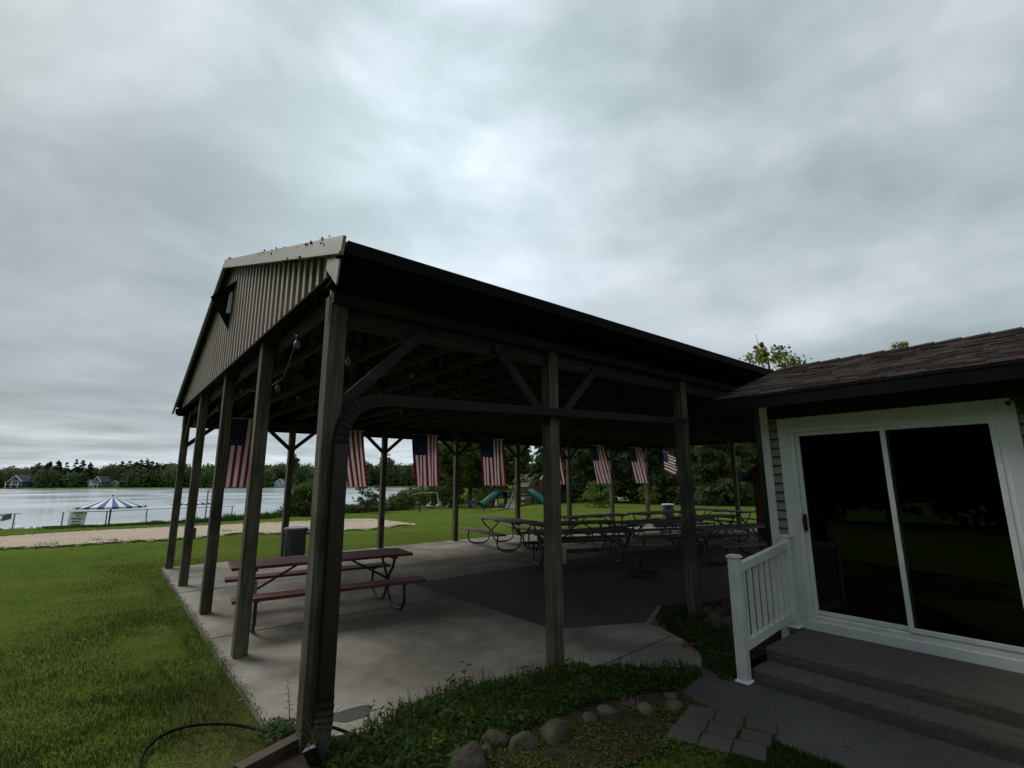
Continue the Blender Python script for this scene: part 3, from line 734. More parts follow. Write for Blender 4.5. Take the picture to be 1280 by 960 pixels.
# ------------------------------------------------------------------ house
XW = 6.07; YH1 = 2.655; YH0 = -6.0
hs = thing('house', 'low house with brown shingle roof, tan siding and a white sliding glass door', 'house', (XW, YH1, 0))
DY0, DY1, DZ0, DZ1 = .495, 2.475, .263, 2.53    # outside of the door casing
XB = 9.1
m = MB()
def lap(m, y0, y1, z0, z1):
    z = z0; h = .1
    while z < z1 - .005:
        zt = min(z + h, z1)
        m.add([(XW - .02, y0, z), (XW - .02, y1, z), (XW - .001, y1, zt), (XW - .001, y0, zt), (XW + .002, y0, z), (XW + .002, y1, z)], [(0, 3, 2, 1), (0, 1, 5, 4)])
        z += h
lap(m, DY1 - .004, 2.574, .1, 2.56); lap(m, YH0, DY0 + .004, .1, 2.56)
m.box(XW + .003, XW + .12, DY1 - .06, YH1 - .02, 0, 2.76); m.box(XW + .003, XW + .12, YH0, DY0 + .06, 0, 2.76); m.box(XW + .003, XW + .12, DY0 + .06, DY1 - .06, 2.48, 2.76)
m.box(XW + .003, XB, YH1 - .10, YH1 - .02, 0, 2.76); m.box(XB - .1, XB, YH0, YH1 - .1, 0, 2.76); m.box(XW + .12, XB - .1, YH0, YH0 + .1, 0, 2.76)
m.add([(XW, YH1 - .02, 2.76), (XB, YH1 - .02, 2.76), (7.6, YH1 - .02, 3.3), (XW, YH1 - .1, 2.76), (XB, YH1 - .1, 2.76), (7.6, YH1 - .1, 3.3)], [(0, 1, 2), (5, 4, 3), (0, 2, 5, 3), (1, 4, 5, 2)])
m.build('wall', 'siding_tan', hs, True)
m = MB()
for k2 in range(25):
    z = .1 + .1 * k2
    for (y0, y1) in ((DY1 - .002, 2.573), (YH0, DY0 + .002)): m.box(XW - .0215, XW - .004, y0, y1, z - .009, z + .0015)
m.build('siding_shadow_gap', 'shade_dark', hs, True)  # dark strips painted as the shadow under each siding lap
m = MB(); m.box(XW - .022, XW + .002, YH0, 2.574, 2.532, 2.72); m.build('eave_shade_board', 'shade_dark', hs, True)  # added dark board: the shade under the eave put into its colour
m = MB(); m.box(XW + .12, XB - .1, YH0 + .1, YH1 - .1, .2, .26); m.box(XW + .12, XB - .1, YH0 + .1, YH1 - .1, 2.7, 2.75)
m.box(XB - .16, XB - .101, YH0 + .1, YH1 - .1, .26, 2.7); m.build('interior_room', 'interior', hs, True)
m = MB(); m.bbox(XW - .03, XW + .08, 2.575, 2.665, .0, 2.72, .004); m.build('corner_trim', 'trim_white', hs, True)
# door casing
m = MB(); cw = .115
m.bbox(XW - .028, XW + .02, DY1 - cw, DY1, DZ0 + .1, DZ1, .004); m.bbox(XW - .028, XW + .02, DY0, DY0 + cw, DZ0 + .1, DZ1, .004); m.bbox(XW - .029, XW + .02, DY0 + cw, DY1 - cw, DZ1 - cw - .02, DZ1 - .001, .004)
m.bbox(XW - .034, XW + .03, DY0, DY1, .262, .36, .004); m.build('door_casing', 'trim_white', hs, True)
sd = bpy.data.objects.new('sliding_door', None); COL.objects.link(sd); sd.parent = hs; sd.location = (0, 0, 0)
A0, A1 = DY0 + cw, DY1 - cw; zt_, zb_ = DZ1 - cw - .02, .36
m = MB(); m.box(XW - .02, XW + .06, A1 - .045, A1, zb_, zt_); m.box(XW - .02, XW + .06, A0, A0 + .03, zb_, zt_); m.box(XW - .019, XW + .06, A0 + .03, A1 - .045, zt_ - .03, zt_)
m.box(XW - .022, XW + .06, A0 + .03, A1 - .045, zb_, zb_ + .045); m.box(XW - .005, XW + .005, A0 + .03, A1 - .045, zb_ + .045, zb_ + .06); m.build('door_frame', 'white_vinyl', sd, True)
YM = 1.465
# sliding panel (left, set back) and fixed panel (right)
def panel(y0, y1, x, mat='white_vinyl', w=.05):
    m = MB(); m.bbox(x, x + .035, y1 - w, y1, zb_ + .06, zt_ - .03, .004); m.bbox(x, x + .035, y0, y0 + w, zb_ + .06, zt_ - .03, .004)
    m.bbox(x + .001, x + .034, y0 + w, y1 - w, zt_ - .03 - w, zt_ - .03, .004); m.bbox(x + .001, x + .034, y0 + w, y1 - w, zb_ + .06, zb_ + .06 + w, .004)
    o = m.build('door_panel', mat, sd, True)
    m = MB(); m.box(x + .012, x + .018, y0 + w, y1 - w, zb_ + .06 + w, zt_ - .03 - w); m.build('glass_pane', 'glass', sd, True)
    return o
panel(YM - .03, A1 - .045, XW + .012, w=.045); panel(A0 + .03, YM + .03, XW - .026, w=.045)
m = MB(); m.bbox(XW - .03, XW + .012, A1 - .082, A1 - .055, 1.28, 1.46, .008); m.tube([(XW - .045, A1 - .07, 1.30), (XW - .07, A1 - .07, 1.34), (XW - .07, A1 - .07, 1.42), (XW - .03, A1 - .07, 1.45)], .009, 6); m.build('handle', 'black_steel', sd, True)
# roof
RXE, ZHE, XR_, SH = 5.60, 2.775, 7.60, .333; ZRH = ZHE + SH * (XR_ - RXE); RY1 = 3.0
for (xa, za, xb) in ((RXE, ZHE, XR_), (2 * XR_ - RXE, ZHE, XR_)):
    m = MB(); m.add([(xa, YH0 - .3, za), (xa, RY1, za), (xb, RY1, ZRH), (xb, YH0 - .3, ZRH), (xa, YH0 - .3, za - .03), (xa, RY1, za - .03), (xb, RY1, ZRH - .03), (xb, YH0 - .3, ZRH - .03)],
                 [(0, 3, 2, 1) if xa < xb else (0, 1, 2, 3), (4, 5, 6, 7), (0, 1, 5, 4), (1, 2, 6, 5), (3, 0, 4, 7)])
    if xa < xb:                                    # raised shingle courses
        nrow = 19
        for r in range(nrow):
            x0 = RXE + (XR_ - RXE) * r / nrow; x1 = x0 + (XR_ - RXE) / nrow; y = YH0 - .3 + random.uniform(0, .3)
            while y < RY1 - .02:
                w = random.choice((.16, .24, .33)); ye = min(y + w, RY1); h = random.choice((.006, .012, .018))
                z0 = ZHE + SH * (x0 - RXE); z1 = ZHE + SH * (x1 - RXE)
                xj = x0 - .012 * random.random()
                m.add([(xj, y, z0 + h - .003), (xj, ye - .008, z0 + h - .003), (x1, ye - .008, z1 + .002), (x1, y, z1 + .002), (xj, y, z0 - .004), (xj, ye - .008, z0 - .004)], [(0, 3, 2, 1), (0, 1, 5, 4), (1, 2, 5), (0, 4, 3)]); y = ye
    m.build('roof_slope', 'shingles', hs, True)
m = MB(); y = YH0 - .3
while y < RY1 - .2:
    m.add([(XR_ - .14, y, ZRH - .03), (XR_ - .14, y + .27, ZRH - .036), (XR_, y + .27, ZRH + .012), (XR_, y, ZRH + .026), (XR_ + .14, y, ZRH - .03), (XR_ + .14, y + .27, ZRH - .036)], [(0, 3, 2, 1), (3, 4, 5, 2)]); y += .25
m.build('ridge_cap', 'shingles', hs, True)
m = MB(); m.box(RXE - .005, RXE + .025, YH0 - .28, RY1 - .01, ZHE - .15, ZHE - .032); m.box(RXE + .025, XW - .03, YH0 - .28, RY1 - .03, ZHE - .062, ZHE - .05); m.build('fascia', 'dark_metal', hs, True)
m = MB(); m.box(RXE - .012, RXE + .01, YH0 - .28, RY1, ZHE - .028, ZHE + .003); m.build('drip_edge', 'dark_metal', hs, True)
# steps
m = MB(); st = [(4.852, 0, .137), (5.136, .0, .262)]
bm = bmesh.new()
def rough_step(x0, x1, y0, y1, z0, z1, nm):
    """step with worn uneven edges"""
    m = MB(); n_ = 110; V = []
    ys = np.linspace(y1, y0, n_); Fc = []
    for i, y in enumerate(ys):
        e = .010 * math.sin(y * 7) + random.uniform(-.006, .006); d = random.uniform(-.004, .004)
        V += [(x0 + .01 + random.uniform(-.004, .004), y, z0), (x0 + random.uniform(-.005, .005), y, (z0 + z1) / 2), (x0 + e * .4, y, z1 - .025 + d), (x0 + .022 + e * .3, y, z1 + d * .4), (x1, y, z1)]
    for i in range(n_ - 1):
        for j in range(4): q = 5 * i + j; Fc.append((q, q + 1, q + 6, q + 5))
    m.add(V, Fc); m.add([(x0 + .01, y1, z0), (x0, y1, (z0 + z1) / 2), (x0, y1, z1 - .025), (x0 + .022, y1, z1), (x1, y1, z1), (x1, y1, z0)], [tuple(range(6))]); return m
stp = thing('steps', 'worn dark concrete steps with two treads below the sliding door', 'steps', (4.85, 2.42, 0))
rough_step(4.85, 5.16, YH0, 2.42, -.02, .137, '').build('tread', 'step_concrete', stp, True)
rough_step(5.136, 6.06, YH0, 2.42, .10, .262, '').build('tread', 'step_concrete', stp, True)

# railing
rl = thing('stair_railing', 'white vinyl stair railing with square posts beside the steps', 'railing', (4.75, 2.47, 0))
ry = 2.49
def rpost(x, z0, z1, w=.095):
    m = MB(); m.bbox(x - w / 2, x + w / 2, ry - w / 2, ry + w / 2, z0, z1, .006); o = m.build('post', 'white_vinyl', rl, True)
    m = MB(); m.bbox(x - .058, x + .058, ry - .058, ry + .058, z1, z1 + .018, .005); m.bbox(x - .05, x + .05, ry - .05, ry + .05, z1 + .018, z1 + .03, .008); m.build('cap', 'white_vinyl', o) if False else m.build('post_cap', 'white_vinyl', rl, True)
    m = MB(); m.bbox(x - .066, x + .066, ry - .066, ry + .066, z0 + .004, z0 + .032, .01); m.build('base_trim', 'white_vinyl', rl, True)
rpost(4.80, .0, 1.10); rpost(5.99, .262, 1.20)
rp = [(4.85, 1.04), (5.94, 1.17)]
A_ = Vector((4.845, ry, .99)); B_ = Vector((5.945, ry, 1.145)); 
# slope following the steps
A_ = Vector((4.845, ry, 1.00)); B_ = Vector((5.945, ry, 1.12)); A2 = Vector((4.845, ry, .30)); B2 = Vector((5.945, ry, .40))
m = MB(); m.bar(A_, B_, .06, .075); m.build('top_rail', 'white_vinyl', rl, True)
m = MB(); m.bar(A2, B2, .05, .08); m.build('bottom_rail', 'white_vinyl', rl, True)
for i in range(8):
    q = (i + .75) / 8.5; a = A2.lerp(B2, q); b = A_.lerp(B_, q); m = MB(); m.bbox(a.x - .019, a.x + .019, ry - .019, ry + .019, a.z, b.z, .004); m.build('baluster', 'white_vinyl', rl, True)

#==MARK2==
# ------------------------------------------------------------------ foliage tools
def leaves(C, S, aspect=1.0, tilt=None):
    """quads of size S at centres C with random orientation"""
    n = len(C); a = RNG.normal(size=(n, 3)); a /= np.linalg.norm(a, axis=1)[:, None]
    b = RNG.normal(size=(n, 3)); b -= a * (a * b).sum(1)[:, None]; b /= np.linalg.norm(b, axis=1)[:, None]
    S = np.asarray(S)[:, None]; a = a * S * .5; b = b * S * .5 * aspect
    V = np.stack([C - a, C - b * .8, C + a, C + b * .8], 1).reshape(-1, 3)
    Fc = np.arange(n * 4).reshape(-1, 4); return V, Fc
def clumps(n_cl, per, rad, centre, shape=(1, 1, 1), cl=.28, hollow=.45):
    """points in clumps spread through an ellipsoid"""
    d = RNG.normal(size=(n_cl, 3)); d /= np.linalg.norm(d, axis=1)[:, None]
    r = hollow + (1 - hollow) * RNG.random(n_cl) ** .6
    cc = d * r[:, None] * np.array(shape) * rad
    cr = rad * cl * (.6 + .8 * RNG.random(n_cl))
    d2 = RNG.normal(size=(n_cl, per, 3)); d2 /= np.linalg.norm(d2, axis=2)[:, :, None]
    q = d2 * (RNG.random((n_cl, per, 1)) ** .4) * cr[:, None, None]; q[:, :, 2] *= .7
    return (cc[:, None, :] + q).reshape(-1, 3) + np.array(centre), cc + np.array(centre)
def tree(name, label, cat, loc, h, rad, mat, group=None, crown_z=None, squash=1.0, ncl=90, per=60, leaf=.16, trunk=.16, cl=.28, low=0.):
    t = thing(name, label, cat, loc, 0, group)
    cz = crown_z if crown_z is not None else h - rad * squash
    P, cc = clumps(ncl, per, rad, (0, 0, cz), (1, 1, squash), cl)
    P = P[P[:, 2] > low]
    V, Fc = leaves(P, leaf * (.6 + .8 * RNG.random(len(P)))); npmesh('crown', V, Fc, mat, t)
    m = MB(); top = Vector((random.uniform(-.2, .2), random.uniform(-.2, .2), cz))
    m.tube([(0, 0, -.2), (.02, 0, .15), (.05, .03, cz * .5), top, (top.x, top.y, cz + rad * squash * .6)], [trunk * 1.5, trunk * 1.05, trunk * .85, trunk * .55, trunk * .15], 9)
    for c in cc[RNG.choice(len(cc), min(14, len(cc)), replace=False)]:
        s = Vector((.04, .03, max(.3, cz * random.uniform(.45, .95)))); e = Vector(c) * .92; mid = s.lerp(e, .5) + Vector((0, 0, .15 * rad)); m.tube([s, mid, e], [trunk * .4, trunk * .25, trunk * .08], 6)
    m.build('trunk', 'bark', t, smooth=True); return t
def conifer(name, label, cat, loc, h, rad, mat, group=None, z0=.3, n=9000, leaf=.22, power=.8, droop=.25, trunk=.15):
    t = thing(name, label, cat, loc, 0, group)
    nb = max(24, int(n / 130)); per = n // nb
    u = RNG.random(nb) ** 1.25; bz = z0 + u * (h - z0 - .3); br = rad * (1 - u) ** power * (.7 + .45 * RNG.random(nb)); ang = RNG.random(nb) * 2 * PI
    s = RNG.random((nb, per)) ** .65; w = (.10 * br[:, None] + .12) * RNG.normal(size=(nb, per)) * (1.1 - s * .5)
    r = s * br[:, None]; x = r * np.cos(ang)[:, None] - w * np.sin(ang)[:, None]; y = r * np.sin(ang)[:, None] + w * np.cos(ang)[:, None]
    z = bz[:, None] - droop * r * s + RNG.normal(size=(nb, per)) * .10
    P = np.stack([x, y, np.maximum(z, .06)], -1).reshape(-1, 3)
    V, Fc = leaves(P, leaf * (.5 + RNG.random(len(P))), .6); npmesh('crown', V, Fc, mat, t)
    m = MB(); m.tube([(0, 0, -.3), (0, 0, h * .5), (0, 0, h - .2)], [trunk, trunk * .6, .02], 8); m.build('trunk', 'bark', t, smooth=True); return t

def blades(C, H, W, name, mat, bend=.5, seg=2):
    n = len(C); C = np.array(C); H = np.array(H)[:, None]; a = RNG.random(n) * 2 * PI; dr = np.stack([np.cos(a), np.sin(a), 0 * a], 1); sd_ = np.stack([-np.sin(a), np.cos(a), 0 * a], 1)
    W = np.asarray(W).reshape(-1, 1) if np.ndim(W) else W
    bn = bend * (.2 + RNG.random((n, 1))); upz = np.array([0, 0, 1.])
    p0 = C - sd_ * W; p1 = C + sd_ * W; m1 = C + upz * H * .6 + dr * H * bn * .35; p2 = m1 + sd_ * W * .8; p3 = m1 - sd_ * W * .8; tip = C + upz * H * (1 - .25 * bn) + dr * H * bn
    V = np.stack([p0, p1, p2, p3, tip], 1).reshape(-1, 3); b = np.arange(n)[:, None] * 5
    Fc = np.vstack([b + np.array([0, 1, 2]), b + np.array([0, 2, 3]), b + np.array([3, 2, 4])]); return npmesh(name, V, Fc, mat)
# ------------------------------------------------------------------ far shore
def pt(px, d): 
    p = at_d(px, 600, d); p.z = float(zground(p.x, p.y)); return p
# forest on the hill as one mass
C = []; S = []
for i in range(2700):
    px = random.uniform(-300, 700) if i < 2100 else random.uniform(640, 1500); t_ = (px - 640) / F
    if px < 700: d = FAR + 6 + abs(random.gauss(0, 1)) * 65
    else: d = random.uniform(95, 190)
    if d < FAR + 26 and any(u0 < px < u1 for u0, u1 in ((0, 48), (104, 154), (336, 364))): d = FAR + 30 + random.random() * 40
    p = pt(px, d); near = d < FAR + 30
    hgt = random.uniform(7.5, 12.5) * (1 if px < 700 else 1.0); rr = random.uniform(2.4, 4.4)
    if px < 40 or 60 < px < 130: hgt *= .8
    n = 150 if px < 760 else 60
    dv = RNG.normal(size=(n, 3)); dv /= np.linalg.norm(dv, axis=1)[:, None]
    q = dv * (.75 + .3 * RNG.random((n, 1))) * np.array([rr, rr, hgt * .5]); q[:, 2] += hgt * .5; q += RNG.normal(size=(n, 3)) * .35
    q = q[q[:, 2] > 0] + np.array([p.x, p.y, p.z]); C.append(q); S.append(np.full(len(q), 1.25) * (.6 + .7 * RNG.random(len(q))))
V, Fc = leaves(np.vstack(C), np.concatenate(S)); fo = npmesh('forest', V, Fc, 'leaf_forest')
tag(fo, 'mixed green wood covering the low hills beyond the lake', 'forest', kind='stuff')
# pines and trees that stand out on the far shore
gpine = 'dark pines along the far shore'
pines = [(46, 576), (58, 573.5), (70, 574.5), (81, 578), (92, 573.5), (101, 573), (110, 578), (150, 576), (159, 573.5), (168, 576), (174, 574), (181, 571.5), (187, 575), (194, 577.5), (203, 580)]
for i, (px, yt) in enumerate(pines):
    p = pt(px, FAR + 14 + (i % 3) * 4); h = (at_d(px, yt, FAR + 14).z - p.z)
    lb = 'dark tall pine in the left stand between the two white far houses' if px < 120 else 'dark tall pine in the stand right of the white far houses'
    conifer('pine_tree', lb, 'pine tree', p, h, random.uniform(3.0, 4.0), 'leaf_pine', gpine, z0=.5, n=7000, leaf=.7, power=.48, droop=.1, trunk=.3)
for (px, yt, w, lb) in ((365, 569, 3.2, 'tall tree rising above the far hill left of the corner post'), (484, 568, 4.5, 'tall round tree rising above the far hill behind a far pavilion post'), (456, 577, 5, 'broad tree on the far shore left of the tall round one'), (507, 585, 5, 'broad tree on the far shore left of the third flag'), (398, 589, 3.2, 'round pale green tree by the far shore houses')):
    p = pt(px, FAR + 12); h = at_d(px, yt, FAR + 12).z - p.z
    tree('shore_tree', lb, 'tree', p, h, w, 'leaf_forest', None, None, min(1.4, h / w * .42), 60, 26, 1.0, .35)
def far_house(px, yb, w, h, label, wall='white_paint', roofc='house_roof', porch=True, d=FAR + 9):
    p = pt(px, d); sc = d / F; w = w * sc; h = h * sc
    t = thing('lake_house', label, 'house', (p.x, p.y, p.z), CAMROT)
    hw = w / 2; m = MB(); m.box(-hw, hw, 0, 7, -1, h * .55); m.add([(-hw, 0, h * .55), (hw, 0, h * .55), (0, 0, h), (-hw, 7, h * .55), (hw, 7, h * .55), (0, 7, h)], [(0, 1, 2), (5, 4, 3), (0, 2, 5, 3), (1, 4, 5, 2)]); m.build('wall', wall, t)
    m = MB()
    for s in (-1, 1): m.bar((s * (hw + .7), -.6, h * .55 - .45), (0, -.6, h + .15), .18, .3, (0, 1, 0)); 
    m.build('roof_trim', 'white_paint', t)
    m = MB()
    for s in (-1, 1): m.add([(0, -.55, h + .25), (s * (hw + .6), -.55, h * .55 - .35), (s * (hw + .6), 7.4, h * .55 - .35), (0, 7.4, h + .25), (0, -.55, h + .05), (s * (hw + .6), -.55, h * .55 - .55), (s * (hw + .6), 7.4, h * .55 - .55), (0, 7.4, h + .05)], [(0, 1, 2, 3), (7, 6, 5, 4), (0, 4, 5, 1), (1, 5, 6, 2), (2, 6, 7, 3)])
    m.build('roof', roofc, t)
    n_ = 4
    for r_ in range(2):
        for i in range(n_):
            x = -hw + w * (i + .5) / n_; m = MB(); m.box(x - w * .08, x + w * .08, -.06, -.002, h * (.06 + .27 * r_), h * (.24 + .27 * r_)); m.build('window', 'window_dark', t)
    m = MB(); m.box(-w * .13, w * .13, -.06, -.002, h * .62, h * .80); m.build('window', 'window_dark', t)
    if porch:
        m = MB(); m.box(-hw - .3, hw + .3, -2.2, -.07, h * .26, h * .29)
        for i in range(3): x = -hw + w * i / 2; m.box(x - .12, x + .12, -2.2, -1.95, 0, h * .5)
        m.build('porch', 'white_paint', t)
    return t
far_house(20, 606, 15, 15, 'white trimmed gabled house with grey walls on the far shore, leftmost', 'house_wall')
far_house(36, 604, 12, 11, 'low brown roofed house just right of the gabled white trimmed house', 'beige_wall', porch=False, d=FAR + 16)
far_house(122, 606, 9, 13, 'narrow white columned house on the far shore above the warning sign', 'house_wall')
far_house(113, 606, 6, 9, 'small white house partly hidden left of the columned far house', 'white_paint', porch=False, d=FAR + 13)
far_house(145, 603, 9, 8, 'low beige house right of the columned far house', 'beige_wall', porch=False, d=FAR + 14)
far_house(350, 604, 13, 9, 'white house on the far shore seen between the gable end posts', 'white_paint', porch=False)
# near-shore bare banks at the far houses
m = MB()
for (a, b) in ((8, 66),):
    P0 = pt(a, FAR + 3); P1 = pt(b, FAR + 3); q0 = pt(a + 6, FAR + 9); q1 = pt(b - 14, FAR + 9)
    m.add([(P0.x, P0.y, WATER + .1), (P1.x, P1.y, WATER + .1), (q1.x, q1.y, q1.z + .25), (q0.x, q0.y, q0.z + .25)], [(0, 1, 2, 3)])
tag(m.build('far_beach', 'soil'), kind='structure')

# ------------------------------------------------------------------ lake side of the lawn
def lp(px, d, z): p = at_d(px, 600, d); p.z = z; return p
def parasol(px, d, ztop, zrim, rad, label, zb=-1.5):
    p = lp(px, d, zb); t = thing('beach_umbrella', label, 'umbrella', p, 0, 'striped umbrellas by the water')
    zr = zrim - zb; zt_ = ztop - zb; n = 32
    for mi, mt in ((0, 'blue_cloth'), (1, 'white_cloth')):
        m = MB()
        for i in range(n):
            if i % 2 != mi: continue
            vs = []; L = 5
            for j in range(L + 1):
                q = j / L; r = rad * q; z = zt_ - (zt_ - zr) * (q ** .92) 
                for k_ in range(3): a = 2 * PI * (i + k_ / 2) / n; vs.append((r * math.cos(a), r * math.sin(a), z))
            b = len(vs); 
            for k_ in range(3): a = 2 * PI * (i + k_ / 2) / n; vs.append((rad * 1.004 * math.cos(a), rad * 1.004 * math.sin(a), zr - .09 - .01 * (k_ % 2)))
            fs = [(3 * j + k_, 3 * j + k_ + 1, 3 * (j + 1) + k_ + 1, 3 * (j + 1) + k_) for j in range(L + 1) for k_ in range(2)]
            m.add(vs, fs)
        m.build('canopy_stripes', mt, t)
    m = MB(); m.tube([(0, 0, 0), (0, 0, zt_ + .05)], .035, 8)
    for i in range(8): a = 2 * PI * i / 8; m.tube([(0, 0, zr + .1), (rad * .55 * math.cos(a), rad * .55 * math.sin(a), zr + (zt_ - zr) * .45 - .03)], .012, 5)
    m.build('pole', 'dark_metal', t); return t
um = lambda px, py, d: at_d(px, py, d).z
parasol(144, 25.0, um(144, 620, 25), um(144, 632.5, 25), 1.42, 'blue and white striped umbrella standing in the open left of the pavilion')
parasol(243, 30.0, um(243, 622, 30), um(243, 628.8, 30), 1.02, 'blue and white striped umbrella half hidden behind the gable end posts')
def fence(pxs, label):
    """chain link fence: (px, dist, pixel row of the top)"""
    P = [lp(px, d, -1.45) for px, d, yt in pxs]; T_ = [at_d(px, yt, d) for px, d, yt in pxs]
    o = P[0]; t = thing('chain_link_fence', label, 'fence', o, 0)
    for p, q in zip(P, T_): m = MB(); m.tube([p, Vector((p.x, p.y, q.z))], .03, 7); m.build('fence_post', 'galv', t, True)
    m = MB(); m.tube([(q.x, q.y, q.z - .02) for q in T_], .02, 6); m.build('top_rail', 'galv', t, True)
    m = MB()
    for (p, q), (p2, q2) in zip(zip(P, T_), zip(P[1:], T_[1:])):
        L = (Vector((p2.x - p.x, p2.y - p.y, 0))).length; n_ = int(L / .16); hh = q.z - p.z - .1
        for i in range(-8, n_ + 1):
            for s in (-1, 1):
                a0 = i * .16; a1 = a0 + hh; 
                if s < 0: a0, a1 = a1, a0
                z0_, z1_ = p.z + .05, p.z + hh
                def cl_(a, z, a_, z_):
                    if a < 0: f = (0 - a) / (a_ - a); return 0, z + f * (z_ - z)
                    if a > L: f = (L - a) / (a_ - a); return L, z + f * (z_ - z)
                    return a, z
                if (a0 < 0 and a1 < 0) or (a0 > L and a1 > L) or a0 == a1: continue
                b0 = cl_(a0, z0_, a1, z1_); b1 = cl_(a1, z1_, a0, z0_)
                u_ = Vector((p2.x - p.x, p2.y - p.y, 0)) / L
                m.bar((p.x + u_.x * b0[0], p.y + u_.y * b0[0], b0[1]), (p.x + u_.x * b1[0], p.y + u_.y * b1[0], b1[1]), .004, .004)
    m.build('chain_mesh', 'galv', t, True); return t
fence([(86, 24.5, 639.5), (140, 26, 638.5), (189, 28, 636), (240, 30, 634.5), (294, 32, 632.5)], 'chain link fence with leaning posts behind the warning sign and umbrellas')
fence([(-60, 24, 643), (-18, 24, 642.5), (26.5, 24, 641.5)], 'short chain link fence end with white placards at the left edge')
def text(body, size, mat, parent, loc, name='lettering'):
    cu = bpy.data.curves.new(name, 'FONT'); cu.body = body; cu.size = size; cu.align_x = 'CENTER'; cu.align_y = 'CENTER'; cu.extrude = .003; cu.offset = size * .02
    cu.materials.append(MATS[mat]); o = bpy.data.objects.new(name, cu); COL.objects.link(o); o.parent = parent; o.location = loc; o.rotation_euler = (PI / 2, 0, 0)
    bpy.context.view_layer.update(); me = bpy.data.meshes.new_from_object(o.evaluated_get(bpy.context.evaluated_depsgraph_get()))
    n_ = bpy.data.objects.new(name, me); COL.objects.link(n_); n_.parent = parent; n_.location = loc; n_.rotation_euler = (PI / 2, 0, 0); bpy.data.objects.remove(o); return n_
d = 24.3; sc = d / F
p = lp(103.7, d, um(103.7, 648.6, d)); t = thing('warning_sign', 'white warning sign about no lifeguard fixed to the chain link fence', 'sign', p, CAMROT)
m = MB(); w = 10.5 * sc; h = 8.8 * sc; M = Matrix.Shear('XY', 4, (0, 0)) 
m.add([(-w - .01, 0, -h), (w - .05, 0, -h), (w + .03, 0, h), (-w + .06, 0, h), (-w - .01, .02, -h), (w - .05, .02, -h), (w + .03, .02, h), (-w + .06, .02, h)], [(0, 1, 2, 3), (7, 6, 5, 4), (0, 4, 5, 1), (1, 5, 6, 2), (2, 6, 7, 3), (3, 7, 4, 0)]); m.build('board', 'sign_white', t)
text('WARNING', .105, 'ink_pink', t, (.03, -.006, h * .76)); 
for i, s_ in enumerate(('NO', 'LIFEGUARD', 'SWIM AT', 'OWN RISK')): text(s_, .098, 'ink_black', t, (.02 - .012 * i, -.006, h * (.40 - .38 * i)))
p = lp(18, 23.8, um(18, 647, 23.8)); t = thing('notice_board', 'tilted dark grey board on the fence at the left edge', 'sign', p, CAMROT)
m = MB(); m.prism([(-.26, -.17), (.2, -.06), (.18, .2), (-.2, .12)], 0, .02, Matrix.Rotation(PI / 2, 4, 'X')); m.build('board', 'sign_brown', t)
p = lp(5, 23.9, um(5, 647, 23.9)); t = thing('fence_placard', 'white placards with dark lettering on the fence at the left edge', 'sign', p, CAMROT)
for i, (z, w) in enumerate(((.09, .26), (-.1, .28))):
    m = MB(); m.box(-.3, w, 0, .015, z - .06, z + .06); bd = m.build('board', 'sign_white', t)
p = lp(108, 37, WATER + .03); t = thing('floating_dock', 'small white float on the lake left of the warning sign', 'float', lp(107, 40, WATER), CAMROT)
p = lp(32, 37.5, WATER); t.location = p
m = MB(); m.bbox(-.36, .36, -.3, .3, .06, .17, .03); m.box(-.3, .3, -.25, .25, -.05, .055); m.build('deck', 'white_paint', t); m = MB(); m.tube([(-.2, 0, .05), (-.2, 0, .45)], .02, 6); m.build('pole', 'galv', t)
def rock(p, r, label, group=None, mat='stone', sq=.7, name='rock', seed=0):
    rs = np.random.default_rng(seed); bm = bmesh.new(); bmesh.ops.create_icosphere(bm, subdivisions=3, radius=1)
    k = rs.normal(size=(5, 3)); ph = rs.random(5) * 6; ax_ = .8 + .4 * rs.random(3)
    for q in bm.verts:
        n = q.co.normalized(); f = 1 + sum(.055 * math.sin(3 * (k[i] @ np.array(n)) + ph[i]) for i in range(5)); q.co = Vector((n.x * ax_[0] * f, n.y * ax_[1] * f, n.z * sq * f)) * r
        if q.co.z < -r * .45: q.co.z = -r * .45
    for _ in range(9):                              # chipped facets
        nn_ = rs.normal(size=3); nn_ /= np.linalg.norm(nn_); nn_ = Vector(nn_); lim = r * (.62 + .22 * rs.random())
        for q in bm.verts:
            e = q.co.dot(nn_) - lim
            if e > 0: q.co -= nn_ * e * .85
    me = bpy.data.meshes.new(name); bm.to_mesh(me); bm.free(); me.materials.append(MATS[mat]); me.polygons.foreach_set('use_smooth', [True] * len(me.polygons))
    o = bpy.data.objects.new(name, me); COL.objects.link(o); o.location = (p[0], p[1], p[2] + r * .03); o.rotation_euler.z = rs.random() * 6; return tag(o, label, 'rock', group)
rock(lp(8, 20.5, -.12), .22, 'mossy green boulder at the lake edge in the lower left fence corner', mat='stone', seed=1)
rock(gp(207, 651.5), .13, 'pale stone in the shore grass just left of the second gable post', mat='bone_white', seed=2)
rock(gp(225.5, 651), .12, 'pale stone in the shore grass right of the second gable post', mat='bone_white', seed=3)
for i, (px, py) in enumerate(((60, 681), (118, 675.5), (143, 676), (170, 677), (285, 664), (312, 664))):
    p = gp(px, py); q = [(p.x + random.gauss(0, .16), p.y + random.gauss(0, .12), p.z) for _ in range(46)]
    tag(blades(q, [random.uniform(.03, .12) for _ in q], .006, 'grass_clump', 'bed_leaf', .6), 'small weed clump growing in the sand strip', 'plant', 'weed clumps in the sand')
